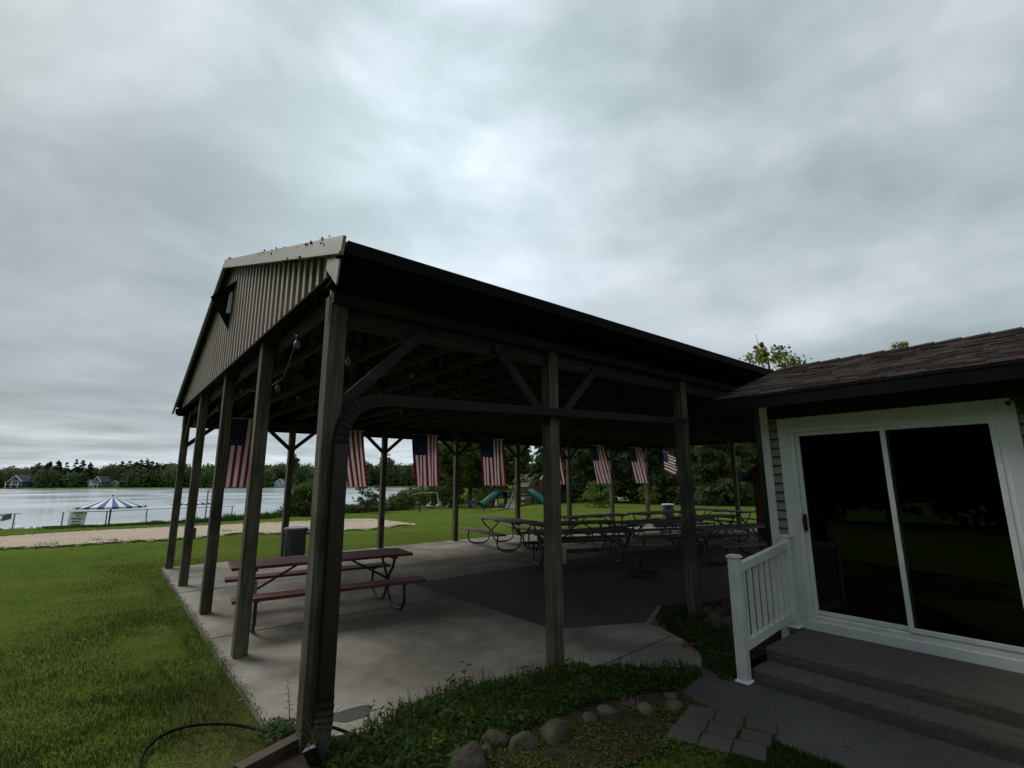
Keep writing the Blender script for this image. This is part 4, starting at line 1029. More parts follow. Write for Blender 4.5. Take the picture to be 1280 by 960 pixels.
# volleyball pole
p = gp(256, 652); m = MB(); m.tube([(0, 0, 0), (0, 0, 1.55)], .035, 8); m.tube([(-.0, 0, 1.45), (.25, .1, 1.4)], .01, 5); tag(m.build('net_pole', 'galv', loc=p), 'thin pale pole standing by the sand behind the gable end posts', 'pole')

# bank vegetation: tall grass and shrubs
gb = 'shrubs along the lake bank'
def bush(px, d, h, w, mat, label, n=3600, leaf=.13, name='shrub', grp=gb):
    p = at_d(px, 600, d); p.z = float(zground(p.x, p.y)) - .15
    t = thing(name, label, 'shrub', p, 0, grp)
    P, cc = clumps(max(10, n // 60), 60, 1.0, (0, 0, h * .5), (w, w, h * .52), .42, .3); P = P[(P[:, 2] > .0)]
    V, Fc = leaves(P, leaf * (.6 + .8 * RNG.random(len(P)))); npmesh('foliage', V, Fc, mat, t)
    m = MB()
    for i in range(5): a = i * 1.26; m.tube([(0, 0, 0), (w * .3 * math.cos(a), w * .3 * math.sin(a), h * .5)], [.03, .012], 5)
    m.build('stem', 'bark', t); return t
bush(385, 33, 2.35, 1.05, 'leaf_maple', 'dark rounded shrub at the lake bank left of the corner post', 7000)
bush(372, 33.5, 1.1, .8, 'leaf_maple', 'lower dark shrub touching the rounded one at the bank')
for i, (px, d, h, w, mt) in enumerate(((432, 39, .95, .9, 'leaf_bush'), (440, 40, 1.25, .9, 'leaf_bush'), (449, 41.5, 1.15, .8, 'leaf_maple'), (460, 43, 1.35, 1.0, 'leaf_bush'), (472, 44, 1.5, 1.1, 'leaf_bush'), (484, 46, 1.75, 1.2, 'leaf_bush'), (495, 48, 2.2, 1.4, 'leaf_bush'),
        (506, 50, 2.6, 1.5, 'leaf_bush'), (516, 57, 3.3, 1.9, 'leaf_bush'), (527, 57, 3.8, 2.0, 'leaf_maple'), (538, 56, 3.9, 1.9, 'leaf_bush'), (547, 56, 3.8, 1.9, 'leaf_maple'))):
    h *= .55 if i < 6 else .72; w *= .8
    bush(px, d, h, w, mt, 'leafy shrub in the hedge-like row rising from the corner post towards the swing set', 3000)
# shoreline grass fringe (stuff)
C = []; H = []
for i in range(2600):
    px = 60 + 380 * random.random() ** .8; dd = float(np.interp((px - 640) / F, BT, BD)) + random.uniform(-.6, 1.3)
    p = at_d(px, 600, dd); z = float(zground(p.x, p.y)); k_ = sstep((px - 120) / 260) * (.25 + .75 * random.random()) * (.55 + .45 * math.sin(px * .21) * math.sin(px * .083))
    C.append((p.x, p.y, z)); H.append(.07 + .6 * float(k_))
C2 = []; H2 = []; 
for c, h in zip(C, H):
    for k_ in range(5): C2.append((c[0] + random.gauss(0, .15), c[1] + random.gauss(0, .15), c[2])); H2.append(h * random.uniform(.6, 1.2))
tag(blades(C2, H2, .012, 'shore_grass', 'bed_leaf', .4), 'tall rough grass along the lake bank', 'grass', kind='stuff')

# saplings
def sapling(px, py, ytop, crown, mat, label, d=None):
    p = gp(px, py); h = at_d(px, ytop, (p.x * f0.x + p.y * f0.y)).z - p.z
    return tree('sapling', label, 'sapling', p, h, crown, mat, 'young trees planted on the lawn', None, 1.25, 26, 34, .17, .035, .42)
sapling(458, 641, 602, .85, 'leaf_juniper', 'slender young tree standing by the lone picnic table near the lake')
sapling(749, 634, 600, .85, 'leaf_lime', 'lime green young tree between the middle far posts')
sapling(810.5, 630, 602, .8, 'leaf_yellow', 'small yellowish young tree behind a far post, right of the lime one')

# big trees
def bigat(px, py): return gp(px, py)
tree('maple_tree', 'large leafy tree with a thick bare trunk above the bench', 'tree', gp(587.5, 634), 9.6, 4.2, 'leaf_maple', None, 5.9, .95, 190, 90, .30, .26, .22, 2.2)
tree('maple_tree', 'leafy tree behind the playground towers, edge against the sky', 'tree', gp(632, 630), 8.4, 3.2, 'leaf_maple', None, 4.9, 1.05, 120, 80, .32, .2, .25, .9)
tree('broadleaf_tree', 'dark bushy tree left of the thick trunk', 'tree', gp(556, 629), 8.2, 2.4, 'leaf_maple', None, 4.4, 1.5, 110, 70, .30, .16, .28, .2)
bush(611, 62, 3.6, 2.0, 'leaf_bush', 'light green shrub just left of the green tube slide', 4200, .15, grp=None)
bush(600, 64, 3.0, 1.6, 'leaf_maple', 'dark green shrub behind the bench at the thick trunk', 3000, .15, grp=None)
bush(568, 58, 2.8, 1.8, 'leaf_juniper', 'grey green shrub right of the swing set', 3600, .15, grp=None)
gs = 'row of dense trees along the road'
for i, (px, py, h, r, lb) in enumerate(((688, 626, 9.0, 2.3, 'dense dark evergreen just right of the middle post'), (709, 626.5, 10.5, 3.0, 'dense dark evergreen behind the partly hidden flag'), (737, 627.5, 11.0, 3.2, 'dense dark evergreen behind the lime green sapling'), (768, 627.5, 11, 3.3, 'dense dark evergreen between the two blown flags'),
        (797, 627.5, 10.5, 3.2, 'dense dark evergreen behind the yellowish sapling'), (827, 628, 11, 3.3, 'dense dark evergreen right of the yellowish sapling'))):
    conifer('evergreen_tree', lb, 'tree', gp(px, py), h, r, 'leaf_spruce', gs, z0=1.5 if i in (2, 4) else .5, n=15000, leaf=.26, power=.42, droop=.3, trunk=.3)
for (px, py, h, r, lb) in ((880, 630.5, 8.2, 2.6, 'grey green spreading juniper right of the post among the stones'), (915, 631, 7.6, 2.6, 'grey green juniper directly behind the last far post'), (958, 629, 8.6, 2.6, 'grey green juniper behind the wooden shed'), (1000, 629, 8.0, 2.6, 'grey green juniper hidden mostly by the house')):
    conifer('juniper_tree', lb, 'tree', gp(px, py), h, r, 'leaf_juniper', None, z0=.4, n=13000, leaf=.24, power=.4, droop=.15, trunk=.25)
for (px, py, h, r, lb) in ((905, 625, 10.5, 3.4, 'leafy tree rising behind the junipers'), (860, 624.5, 10, 3.2, 'leafy tree behind the evergreens right of the horizontal flag'), (955, 624, 10.2, 3.2, 'leafy tree farthest right behind the junipers')):
    tree('broadleaf_tree', lb, 'tree', gp(px, py), h, r, 'leaf_maple', None, h * .55, 1.3, 110, 80, .32, .2, .26, .4)
# crowns showing above the roofs
p = at_d(975, 600, 29); h = um(980, 434, 29)
tree('maple_tree', 'tree showing a yellow green sprig and a round top above the roof valley', 'tree', (p.x, p.y, 0), h, 1.7, 'leaf_yellow', None, h - 1.45, .9, 46, 44, .17, .14, .3)
m_t = [o for o in COL.objects if o.get('label', '').startswith('tree showing')][0]
q = Vector(at_d(951, 440, 29)); P, cc = clumps(16, 26, .62, (q.x - p.x, q.y - p.y, q.z), (.55, .55, 1.2), .3); P2 = P
V, Fc = leaves(P2, .15 * (.6 + .8 * RNG.random(len(P2)))); npmesh('crown_sprig', V, Fc, 'leaf_yellow', m_t)
m = MB(); e = Vector(at_d(945, 417, 29)) - Vector((p.x, p.y, 0)); m.tube([(0, 0, h - 3), (q.x - p.x, q.y - p.y, q.z - .6), tuple(e)], [.05, .03, .01], 6); m.build('branch', 'bark', m_t)
p = at_d(1153, 600, 27); h = um(1153, 427, 27)
tree('maple_tree', 'tree of which only a small tip shows above the brown shingle ridge', 'tree', (p.x, p.y, 0), h, .5, 'leaf_yellow', None, h - .4, .7, 12, 26, .12, .12, .4)

# ------------------------------------------------------------------ playground
def frame_thing(name, label, cat, px, py, group=None):
    p = gp(px, py); d = p.x * f0.x + p.y * f0.y; return thing(name, label, cat, p, CAMROT, group), d / F, p
t, s, p = frame_thing('playground_tower_set', 'wooden playground with shingled towers, railings and green tube slides', 'playground', 640, 634.5)
def X(px): return (px - 640) * s
def Z(py): return (634.5 - py) * s
m = MB()
for (a, b, zt_) in ((618, 641, 612), (650, 666, 606), (676, 690, 606)):
    for x in (a, b):
        for y in (0, 1.8): m.box(X(x) - .07, X(x) + .07, y - .07, y + .07, 0, Z(zt_) + .3)
m.build('frame_post', 'play_wood', t)
m = MB(); 
for (a, b, dk) in ((618, 641, 622), (641, 650, 620), (650, 666, 620), (666, 690, 620)): m.box(X(a), X(b), -.05, 1.85, Z(dk) - .12, Z(dk))
m.build('deck', 'play_wood', t)
m = MB()
for (a, b, dk, tp) in ((618, 650, 621, 612), (650, 690, 619, 610)):
    for y in (-.08, 1.88):
        m.box(X(a), X(b), y - .03, y + .03, Z(tp) - .1, Z(tp)); 
        n_ = int((b - a) * s / .16)
        for i in range(n_): x = X(a) + (i + .5) * (X(b) - X(a)) / n_; m.box(x - .055, x + .055, y - .02, y + .02, Z(dk), Z(tp) - .1)
m.build('railing', 'play_wood', t)
m = MB(); 
for i in range(5): m.box(X(655), X(690), -.06, .0, i * .16 + .02, i * .16 + .15)
m.box(X(605), X(690), -.6, -.5, 0, .18); m.build('kick_boards', 'play_wood', t)
for (a, b, base, top) in ((614, 637, 609, 602), (641, 664, 604, 594), (676, 694, 600, 589)):
    m = MB(); xm = (X(a) + X(b)) / 2
    for sg in (-1, 1):
        e = X(a) if sg < 0 else X(b)
        m.add([(xm, -.35, Z(top)), (e, -.35, Z(base)), (e, 2.15, Z(base)), (xm, 2.15, Z(top)), (xm, -.35, Z(top) - .08), (e, -.35, Z(base) - .08), (e, 2.15, Z(base) - .08), (xm, 2.15, Z(top) - .08)], [(0, 1, 2, 3), (7, 6, 5, 4), (0, 4, 5, 1), (1, 5, 6, 2), (2, 6, 7, 3)])
    rf = m.build('roof', 'shingle_play', t)
    m = MB(); m.add([(X(a) + .25, -.2, Z(base) - .05), (X(b) - .25, -.2, Z(base) - .05), (xm, -.2, Z(top) - .12), (X(a) + .25, -.14, Z(base) - .05), (X(b) - .25, -.14, Z(base) - .05), (xm, -.14, Z(top) - .12)], [(0, 1, 2), (5, 4, 3)]); m.build('gable_panel', 'play_wood', rf)
m = MB(); m.tube([(X(654) + .25 * math.cos(a), -.24, Z(602.5) + .28 * math.sin(a)) for a in np.linspace(.4, PI - .4, 8)], .07, 6); m.build('sunburst', 'yellow', t)
def slide(pts, r=.42): m = MB(); m.tube(pts, r, 14, False); m.tube([Vector(pts[-1]), Vector(pts[-1]) + (Vector(pts[-1]) - Vector(pts[-2])).normalized() * .08], r * 1.12, 14, False); m.build('tube_slide', 'green_plastic', t, smooth=True)
slide([(X(624), -.1, Z(617)), (X(620), -.5, Z(618.5)), (X(613), -.9, Z(624)), (X(608), -1.0, Z(628)), (X(605), -1.1, Z(630))], .27)
slide([(X(638), -.05, Z(618)), (X(634), -.5, Z(618)), (X(632), -.9, Z(619))], .27)
slide([(X(660), -.1, Z(614.5)), (X(664), -.5, Z(615.5)), (X(670), -.9, Z(620)), (X(675), -1.0, Z(624)), (X(678), -1.1, Z(627))], .28)
m = MB(); m.box(X(666), X(673), -.8, -.6, Z(631), Z(624)); m.build('panel', 'green_plastic', t)
m = MB(); m.bar((X(633), -1.4, 0), (X(642), -.1, Z(616)), .12, .07); m.bar((X(638), -1.4, 0), (X(646), -.1, Z(618)), .12, .07)
for i in range(6): q = (i + .6) / 7; m.bar((X(633) + q * 9 * s, -1.4 + q * 1.3, q * Z(617)), (X(638) + q * 8 * s, -1.4 + q * 1.3, q * Z(617)), .06, .06)
m.build('ladder', 'beige_wall', t)
m = MB(); m.add([(X(638), -1.2, 0), (X(647), -1.2, 0), (X(647), -.1, Z(620)), (X(643), -.1, Z(620)), (X(638), -1.15, 0), (X(647), -1.15, 0), (X(647), -.05, Z(620)), (X(643), -.05, Z(620))], [(0, 1, 2, 3), (7, 6, 5, 4), (0, 4, 5, 1)]); m.build('climbing_wall', 'pale_plastic', t)
# extra: swing set
t, s, p = frame_thing('swing_set', 'low metal swing set with white seats standing on the lawn by the bank shrubs', 'swing set', 531, 636)
def X(px): return (px - 531) * s
def Z(py): return (636 - py) * s
m = MB(); m.tube([(X(510), -.6, 0), (X(514), 0, Z(619))], .05, 6); m.tube([(X(549), -.6, 0), (X(545.5), 0, Z(616.5))], .05, 6); m.tube([(X(549), .8, 0), (X(545.5), 0, Z(616.5))], .05, 6); m.tube([(X(510), .8, 0), (X(514), 0, Z(619))], .05, 6)
m.tube([(X(514), 0, Z(619)), (X(528), 0, Z(616.5)), (X(545.5), 0, Z(616.5))], .05, 6); m.tube([(X(509), -.6, .25), (X(549), -.6, .25)], .025, 6); m.build('frame', 'beige_wall', t)
for i, px in enumerate((520, 536, 548)):
    m = MB(); m.bbox(X(px) - .28, X(px) + .22, -.15, .15, .22 + .05 * i, .36 + .05 * i, .04); m.bar((X(px) - .3, 0, .25), (X(px) + .2, 0, .7), .2, .1); m.build('seat', 'white_paint', t)
    m = MB(); m.tube([(X(px) - .15, 0, .4), (X(px) - .1, 0, Z(618))], .012, 5); m.tube([(X(px) + .15, 0, .4), (X(px) + .1, 0, Z(618))], .012, 5); m.build('chain', 'galv', t)
for (px, py, h, lb) in ((524.5, 640.5, .7, 'short dark stake in front of the swing set'), (604.5, 638.5, .62, 'short brown stake left of the playground')):
    p = gp(px, py); m = MB(); m.bbox(-.05, .05, -.05, .05, 0, h, .01); m.lathe([(.08, h + .001), (.08, h + .03), (.01, h + .05)], 8); tag(m.build('stake', 'bark', loc=p), lb, 'stake')
p = gp(621.5, 637.5); m = MB(); m.tube([(0, 0, 0), (0, 0, .35)], .03, 6); m.lathe([(.12, .3), (.16, .45), (.13, .75), (.06, .8)], 10); m.lathe([(.05, .8), (.1, .86), (.1, .98), (.02, 1.03)], 10)
tag(m.build('marker_post', 'pale_plastic', loc=p), 'pale rounded marker post in front of the green tube slide', 'marker')
# bench at the trunk
t, s, p = frame_thing('park_bench', 'blue grey bench with white ends at the foot of the thick tree trunk', 'bench', 588, 636.5)
m = MB(); m.bbox(-.6, .6, -.2, .2, .40, .45, .01); m.build('seat', 'fin_blue', t); m = MB(); m.bbox(-.6, .6, .2, .25, .5, .85, .01); m.build('backrest', 'fin_blue', t)
for x in (-.5, .5): m = MB(); m.box(x - .03, x + .03, -.18, .22, 0, .40); m.build('leg', 'fin_blue', t)
# pale boulder-like heap near the road
t, s, p = frame_thing('stone_heap', 'small heap of pale stones by the road left of the lime green sapling', 'stone heap', 734, 622.0)
for i, (x, y, z, r) in enumerate(((-.35, 0, .2, .3), (.25, .1, .25, .35), (0, 0, .6, .28), (.3, 0, .75, .22))):
    m = MB(); bm = bmesh.new(); bmesh.ops.create_icosphere(bm, subdivisions=2, radius=r)
    for q in bm.verts: q.co *= 1 + random.uniform(-.12, .12)
    bm.verts.index_update(); m.add([q.co + Vector((x, y, z)) for q in bm.verts], [[q.index for q in f_.verts] for f_ in bm.faces]); bm.free(); m.build('stone', 'bone_white', t)

# ------------------------------------------------------------------ foreground planting
front = [(586, 951, 24, 'large tan boulder at the bottom edge of the photo'), (608, 940, 11, 'small pale round stone behind the large tan boulder'), (617, 924, 15, 'pale mossy stone behind the small round one'), (655, 927, 19, 'dark brown rounded stone between two bigger pale ones'),
         (692, 914, 21, 'big smooth brown boulder in the middle of the stone edging'), (737, 899, 10, 'small tan stone right of the big smooth boulder'), (760, 889, 13, 'upright pinkish stone in the stone edging'), (808, 888, 11, 'small pale pink stone near the dead stems'),
         (842, 884, 13, 'flat tan stone at the end of the edging by the pavers'), (839, 871, 10, 'greenish pointed stone leaning by the walk'), (731, 850, 12, 'reddish stone in the weeds at the foot of the middle post'), (564, 899, 9, 'mossy stone half hidden in the weeds'), (513, 916, 7, 'small pale stone in the long grass'), (408, 934, 9, 'mossy stone at the foot of the corner downspout'), (441, 931, 9, 'small brown stone right of the corner downspout')]
for i, (px, py, r, lb) in enumerate(front):
    p = G(px, py + r * .35, 0.0); dist = (p - CAM).length; rr = r / F * dist * (.80 + .2 * random.random())
    rock(p, rr, lb, 'stones edging the planting bed', 'stone_pink' if i in (6, 7, 10) else 'stone', .8, 'rock', 10 + i)
pile = [(820, 777, 8), (846, 764, 7), (857, 760, 6), (838, 772, 6), (832, 782, 6), (850, 776, 7), (862, 790, 8), (885, 760, 7), (893, 768, 8), (903, 760, 8), (913, 752, 9), (921, 762, 8), (909, 772, 8), (898, 780, 8), (887, 774, 7), (918, 778, 9), (928, 752, 8), (900, 790, 7), (915, 792, 11), (893, 748, 6), (903, 745, 7), (930, 768, 9), (926, 786, 9), (876, 790, 7)]
for i, (px, py, r) in enumerate(pile):
    zz = 0 if px < 870 else max(0, (790 - py) / 45 * .22)
    p = at_z(px, py + r * .4, zz); dist = (p - CAM).length
    rock(p - Vector((0, 0, .03)), r / F * dist * 1.05, 'rounded stone in the pile between the pavilion post and the stair railing' if px > 870 else 'rounded stone in the short row left of the post among the weeds', 'stones heaped in the right bed', 'stone_pink' if i % 4 == 0 else 'stone', .8, 'rock', 40 + i)

def inpoly(x, y, P):
    c = np.zeros(len(x), bool); n = len(P)
    for i in range(n):
        x0, y0 = P[i]; x1, y1 = P[(i + 1) % n]
        c ^= ((y0 > y) != (y1 > y)) & (x < (x1 - x0) * (y - y0) / (y1 - y0 + 1e-12) + x0)
    return c
def sample(P, n):
    P = np.array(P); lo = P.min(0); hi = P.max(0); q = lo + RNG.random((n, 2)) * (hi - lo); return q[inpoly(q[:, 0], q[:, 1], P)]
def gpoly(l): return [(G(x, y).x, G(x, y).y) for x, y in l]
bedL = gpoly([(318, 925), (340, 900), (372, 908), (374, 922), (345, 935)])
bedA = gpoly([(408, 935), (430, 935), (470, 905), (520, 880), (575, 862), (640, 850), (690, 838), (735, 838), (800, 838), (862, 836), (880, 843), (850, 868), (800, 872), (745, 885), (690, 905), (640, 925), (600, 955), (560, 985), (430, 1010), (402, 975)])
bedB = gpoly([(818, 780), (850, 765), (862, 760), (880, 785), (915, 795), (930, 800), (930, 850), (905, 852), (885, 838), (872, 815), (850, 795)])
low = gpoly([(590, 960), (650, 925), (700, 908), (760, 893), (850, 874), (880, 884), (935, 906), (935, 930), (900, 1010), (570, 1010)])
PV = [(o.location.x, o.location.y, o.rotation_euler.z) for o in COL.objects if o.name.startswith('paver')]
def offpavers(q):
    ok = np.ones(len(q), bool)
    for (x, y, r) in PV:
        dx = q[:, 0] - x; dy = q[:, 1] - y; u_ = dx * math.cos(r) + dy * math.sin(r); v_ = -dx * math.sin(r) + dy * math.cos(r)
        ok &= ~((np.abs(u_) < .095) & (np.abs(v_) < .095))
    return q[ok]
grassP = gpoly([(925, 905), (940, 912), (985, 938), (1062, 965), (1080, 990), (900, 990)])
def ground_leaf(poly, n, hmax, size, name, label, mat='bed_leaf', dens=None):
    q = offpavers(sample(poly, n)); z = RNG.random(len(q)) ** 1.3 * hmax
    bump_ = .6 + .4 * np.sin(q[:, 0] * 9) * np.cos(q[:, 1] * 7); P = np.column_stack([q, z * np.maximum(.25, bump_) + .012])
    n_ = len(P); a = RNG.normal(size=(n_, 3)); a[:, 2] *= .35; a /= np.linalg.norm(a, axis=1)[:, None]
    b = np.cross(a, np.column_stack([RNG.normal(size=(n_, 2)) * .35, np.ones(n_)])); b /= np.linalg.norm(b, axis=1)[:, None]
    S = (size * (.5 + RNG.random((n_, 1))))
    V = np.stack([P - a * S, P - b * S * .5 - a * S * .1, P + a * S, P + b * S * .5 - a * S * .1], 1).reshape(-1, 3)
    return tag(npmesh(name, V, np.arange(n_ * 4).reshape(-1, 4), mat), label, 'ground cover', kind='stuff')
ground_leaf(bedL, 1500, .10, .014, 'weeds', 'small weeds gathered left of the corner post base')
ground_leaf(bedA, 17000, .11, .017, 'weeds', 'dense leafy weeds filling the bed below the pavilion posts')
ground_leaf(bedB, 16000, .13, .015, 'weeds', 'leafy weeds among the stones right of the pavilion floor')
ground_leaf(low, 15000, .04, .012, 'creeping_weeds', 'low creeping weeds between the stone edging and pavers', 'leaf_bush')
ground_leaf(bedA, 1300, .15, .030, 'broad_leaved_weeds', 'broader leaved weeds standing out of the front bed', 'bed_leaf')
ground_leaf(bedA, 1500, .12, .022, 'pale_weeds', 'paler yellow green weed leaves among the front bed', 'leaf_bush')
def tuft(poly, n, h0, h1, w, name, label, bend=.6, mat='blades'):
    q = offpavers(sample(poly, n)); C = np.column_stack([q, np.zeros(len(q)) + .005]); H = h0 + (h1 - h0) * RNG.random(len(q)); return tag(blades(C, H, w, name, mat, bend), label, 'grass', kind='stuff')
tuft(bedA, 5200, .04, .19, .003, 'long_grass', 'long grass blades growing through the weeds of the front bed')
tuft(bedB, 1400, .06, .22, .004, 'long_grass', 'long grass blades growing between the stones of the right bed')
tuft(low, 3500, .02, .06, .003, 'short_grass', 'short grass sprouting around the pavers')
tuft(grassP, 16000, .02, .05, .003, 'grass_patch', 'small triangle of grass between pavers and walkway')
# lawn blades
def lawn_blades():
    out = []; hs_ = []
    for (r0_, r1_, n, h) in ((1.6, 3.6, 52000, .030), (3.6, 6.0, 80000, .030), (6, 9.5, 90000, .032), (9.5, 15, 70000, .036), (15, 20, 20000, .04)):
        a = np.radians(-58 + RNG.random(n) * 58); r = np.sqrt(r0_ ** 2 + RNG.random(n) * (r1_ ** 2 - r0_ ** 2)); la = r * np.sin(a); fw = r * np.cos(a)
        x = fw * f0.x + la * r0.x; y = fw * f0.y + la * r0.y
        ok = ~((x > 1.17) & (y > 3.4) & (y < 13.68)) & ~((x > .95) & (y > 2.8) & (y < 4.0)) & (x < 2.4)
        wear_ = (1.15 - np.abs(x - 1.2) * 1.3) * (1.25 - np.abs(y - 3.6) * .36); ok &= (RNG.random(len(x)) > np.clip(wear_ * .62, 0, .8) * (x < 3))
        nz = np.sin(x * 1.9 + 1.3 * np.sin(y * 1.1)) * np.sin(y * 2.3 + x); ok &= RNG.random(len(x)) < .72 + .28 * nz
        # keep off the sand strip
        px_ = 640 + F * la / fw; yb = YH + HC * F / np.maximum(fw, .1); sb = np.interp(px_, [-160, 0, 75, 155, 207, 274], [700, 685.7, 683, 677, 675, 669]); ok &= yb > sb - .5
        x = x[ok]; y = y[ok]; out.append(np.column_stack([x, y, zground(x, y) - .018])); hs_.append(h * (.5 + .9 * RNG.random(len(x))) * (1 + .45 * np.sin(x * 5.3 + 2 * np.sin(y * 3.1)) * np.sin(y * 4.7 + x)))
    return np.vstack(out), np.concatenate(hs_)
C, H = lawn_blades(); tag(blades(C, H, .0022, 'grass', 'blades', .9), 'mown lawn grass between the pavilion and the lake', 'grass', kind='stuff')
P = []
for i in range(130):
    y = YE0 + .15 + random.random() ** 1.6 * 2.6; P.append((RX0 - .03 + random.gauss(0, .012), y, zroof(y) - (.115 if i % 2 else -.03) + random.gauss(0, .014)))
P = np.array(P) - np.array(pav.location); V, Fc = leaves(P, .022 * (.5 + RNG.random(len(P)))); npmesh('leaf_debris', V, Fc, 'soil', pav)['kind'] = 'stuff'
# ragged turf along the slab edge and along the sand
q = [(1.20 + random.gauss(0, .03), random.uniform(4.45, 13.6), 0) for _ in range(2600)]
tag(blades(q, [random.uniform(.01, .032) for _ in q], .0022, 'edge_grass', 'blades', .9), 'ragged grass creeping over the edge of the concrete', 'grass', kind='stuff')
a_ = np.array([(-60, 672, 692), (0, 670.5, 685.7), (75, 665.5, 683), (130, 662.3, 679), (155, 661.3, 677.3), (207, 658.7, 675), (274, 656, 669.5), (299, 654.5, 666.5), (347, 652.5, 667), (387, 651, 665.5), (428, 648.6, 662.7), (465, 648.4, 661.2), (497, 652, 657), (519, 654.6, 655.6)], float)
q = []
for _ in range(9000):
    px = random.uniform(-55, 515); k_ = 1 + (random.random() < .72); y = float(np.interp(px, a_[:, 0], a_[:, k_])) + random.gauss(0, .5) * (1 + .8 * math.sin(px * .31)); P_ = gp(px, y) if False else at_z(px, y, 0)
    dd = P_.x * f0.x + P_.y * f0.y; zz = float(zground(P_.x, P_.y)); q.append((P_.x, P_.y, zz - .016))
tag(blades(q, [random.uniform(.02, .07) for _ in q], .007, 'sand_edge_grass', 'blades', .8), 'uneven grass fringe along both edges of the sand strip', 'grass', kind='stuff')
# single plants
def weed(px, py, h, label, mat='bed_leaf', nl=9, leaf=.06, lean=(.0, .0), name='weed_plant', stem='bark', dz=0):
    p = G(px, py); t = thing(name, label, 'plant', p, 0)
    m = MB(); m.tube([(0, 0, 0), (lean[0] * .4, lean[1] * .4, h * .5), (lean[0], lean[1], h)], [.004, .003, .0015], 5); m.build('stem', 'leaf_dead' if stem == 'bark' else stem, t)
    m = MB()
    for i in range(nl):
        q = .3 + .7 * i / max(1, nl - 1); a = i * 2.4 + random.random(); c = Vector((lean[0] * q, lean[1] * q, h * q)); L = leaf * random.uniform(.7, 1.2) * (1.15 - .4 * q)
        d_ = Vector((math.cos(a), math.sin(a), .35)).normalized(); sd = Vector((-math.sin(a), math.cos(a), 0)); dn = Vector((0, 0, -L * .18))
        m.add([c, c + d_ * L * .45 + sd * L * .32, c + d_ * L + dn, c + d_ * L * .45 - sd * L * .32, c + d_ * L * .5 + Vector((0, 0, -.004))], [(0, 1, 4), (1, 2, 4), (2, 3, 4), (3, 0, 4)])
    m.build('leaf', mat, t); return t
weed(580, 868, .24, 'broad leaved weed standing up against the light concrete', nl=7, leaf=.10, lean=(.03, .02), stem='bark')
weed(362, 905, .30, 'thin brown seedy weed left of the corner post', 'leaf_dead', 12, .035, (-.03, .03))
weed(370, 908, .22, 'shorter brown weed against the corner post base', 'leaf_dead', 9, .03, (.01, .0))
weed(452, 925, .24, 'drooping leafy weed right of the corner downspout', 'bed_leaf', 9, .06, (.07, -.03))
weed(655, 862, .17, 'thin seeding weed left of the middle post', 'bed_leaf', 7, .04, (.01, .0)); weed(664, 858, .18, 'thin seeding weed touching the middle post', 'bed_leaf', 7, .04, (.015, .0))
weed(540, 958, .12, 'pale green broad leaved seedling at the bottom edge', 'leaf_lime', 5, .06); weed(835, 862, .26, 'tall blade-leaved plant near the walk', 'bed_leaf', 4, .05)
def bladeplant(px, py, n, h, label):
    p = G(px, py); t = thing('grass_clump', label, 'plant', p, 0); m = MB()
    for i in range(n):
        a = i * 2.4; b_ = random.uniform(.25, .7) * h; L = h * random.uniform(.6, 1); w = .008; dx, dy = math.cos(a), math.sin(a); V = []; 
        for q in np.linspace(0, 1, 6): ww = w * (1 - q ** 2); V += [(dx * b_ * q ** 2 - dy * ww, dy * b_ * q ** 2 + dx * ww, L * (q - .3 * q ** 3)), (dx * b_ * q ** 2 + dy * ww, dy * b_ * q ** 2 - dx * ww, L * (q - .3 * q ** 3) + .001)]
        m.add(V, [(2 * j, 2 * j + 1, 2 * j + 3, 2 * j + 2) for j in range(5)])
    m.build('leaf', 'blades', t); return t
bladeplant(393, 958, 16, .44, 'strap leaved clump at the bottom edge in front of the downspout'); bladeplant(525, 905, 12, .32, 'tall grass clump at the left end of the weeds'); bladeplant(835, 862, 7, .32, 'upright grass clump beside the greenish pointed stone'); bladeplant(430, 975, 9, .26, 'dark strap leaved clump right of the first clump')
# dead stems heap
p = G(790, 884); m = MB()
for i in range(16): a = random.random() * 6; L = random.uniform(.04, .12); c = Vector((random.gauss(0, .06), random.gauss(0, .03), .03)); m.bar(c, c + Vector((math.cos(a) * L, math.sin(a) * L, random.uniform(-.01, .02))), .004, .002)
tag(m.build('dead_stems', 'sign_brown', loc=p), 'bleached dead stems lying beside the small pink stone', 'debris')
p = G(865, 806); m = MB()
for i in range(14): a = random.random() * 6; c = Vector((random.gauss(0, .09), random.gauss(0, .03), .012)); m.bar(c, c + Vector((math.cos(a) * .05, math.sin(a) * .05, .01)), .03, .012)
tag(m.build('bark_debris', 'leaf_dead', loc=p), 'brown crumbly debris on the concrete edge by the right bed', 'debris')
# fallen leaves
lf = [(80, 892), (75, 770), (30, 810), (238, 832), (300, 878), (93, 722), (1030, 912), (1060, 935), (1000, 802), (1125, 905), (730, 880), (560, 700)]
m = MB()
rs_ = random.Random(5); V = []
for i in range(60):
    if i < len(lf): q = G(*lf[i])
    else: q = Vector((rs_.uniform(-3, 1.1), rs_.uniform(3, 9), 0))
    a = rs_.random() * 6; L = rs_.uniform(.015, .03); u_ = Vector((math.cos(a), math.sin(a), .2)) * L; w_ = Vector((-math.sin(a), math.cos(a), .1)) * L * .6; c = q + Vector((0, 0, .022))
    m.add([c - u_, c + w_, c + u_, c - w_], [(0, 1, 2, 3)])
tag(m.build('leaf_litter', 'leaf_dead'), 'scattered dead leaves on the lawn and paving', 'leaf litter', kind='stuff')
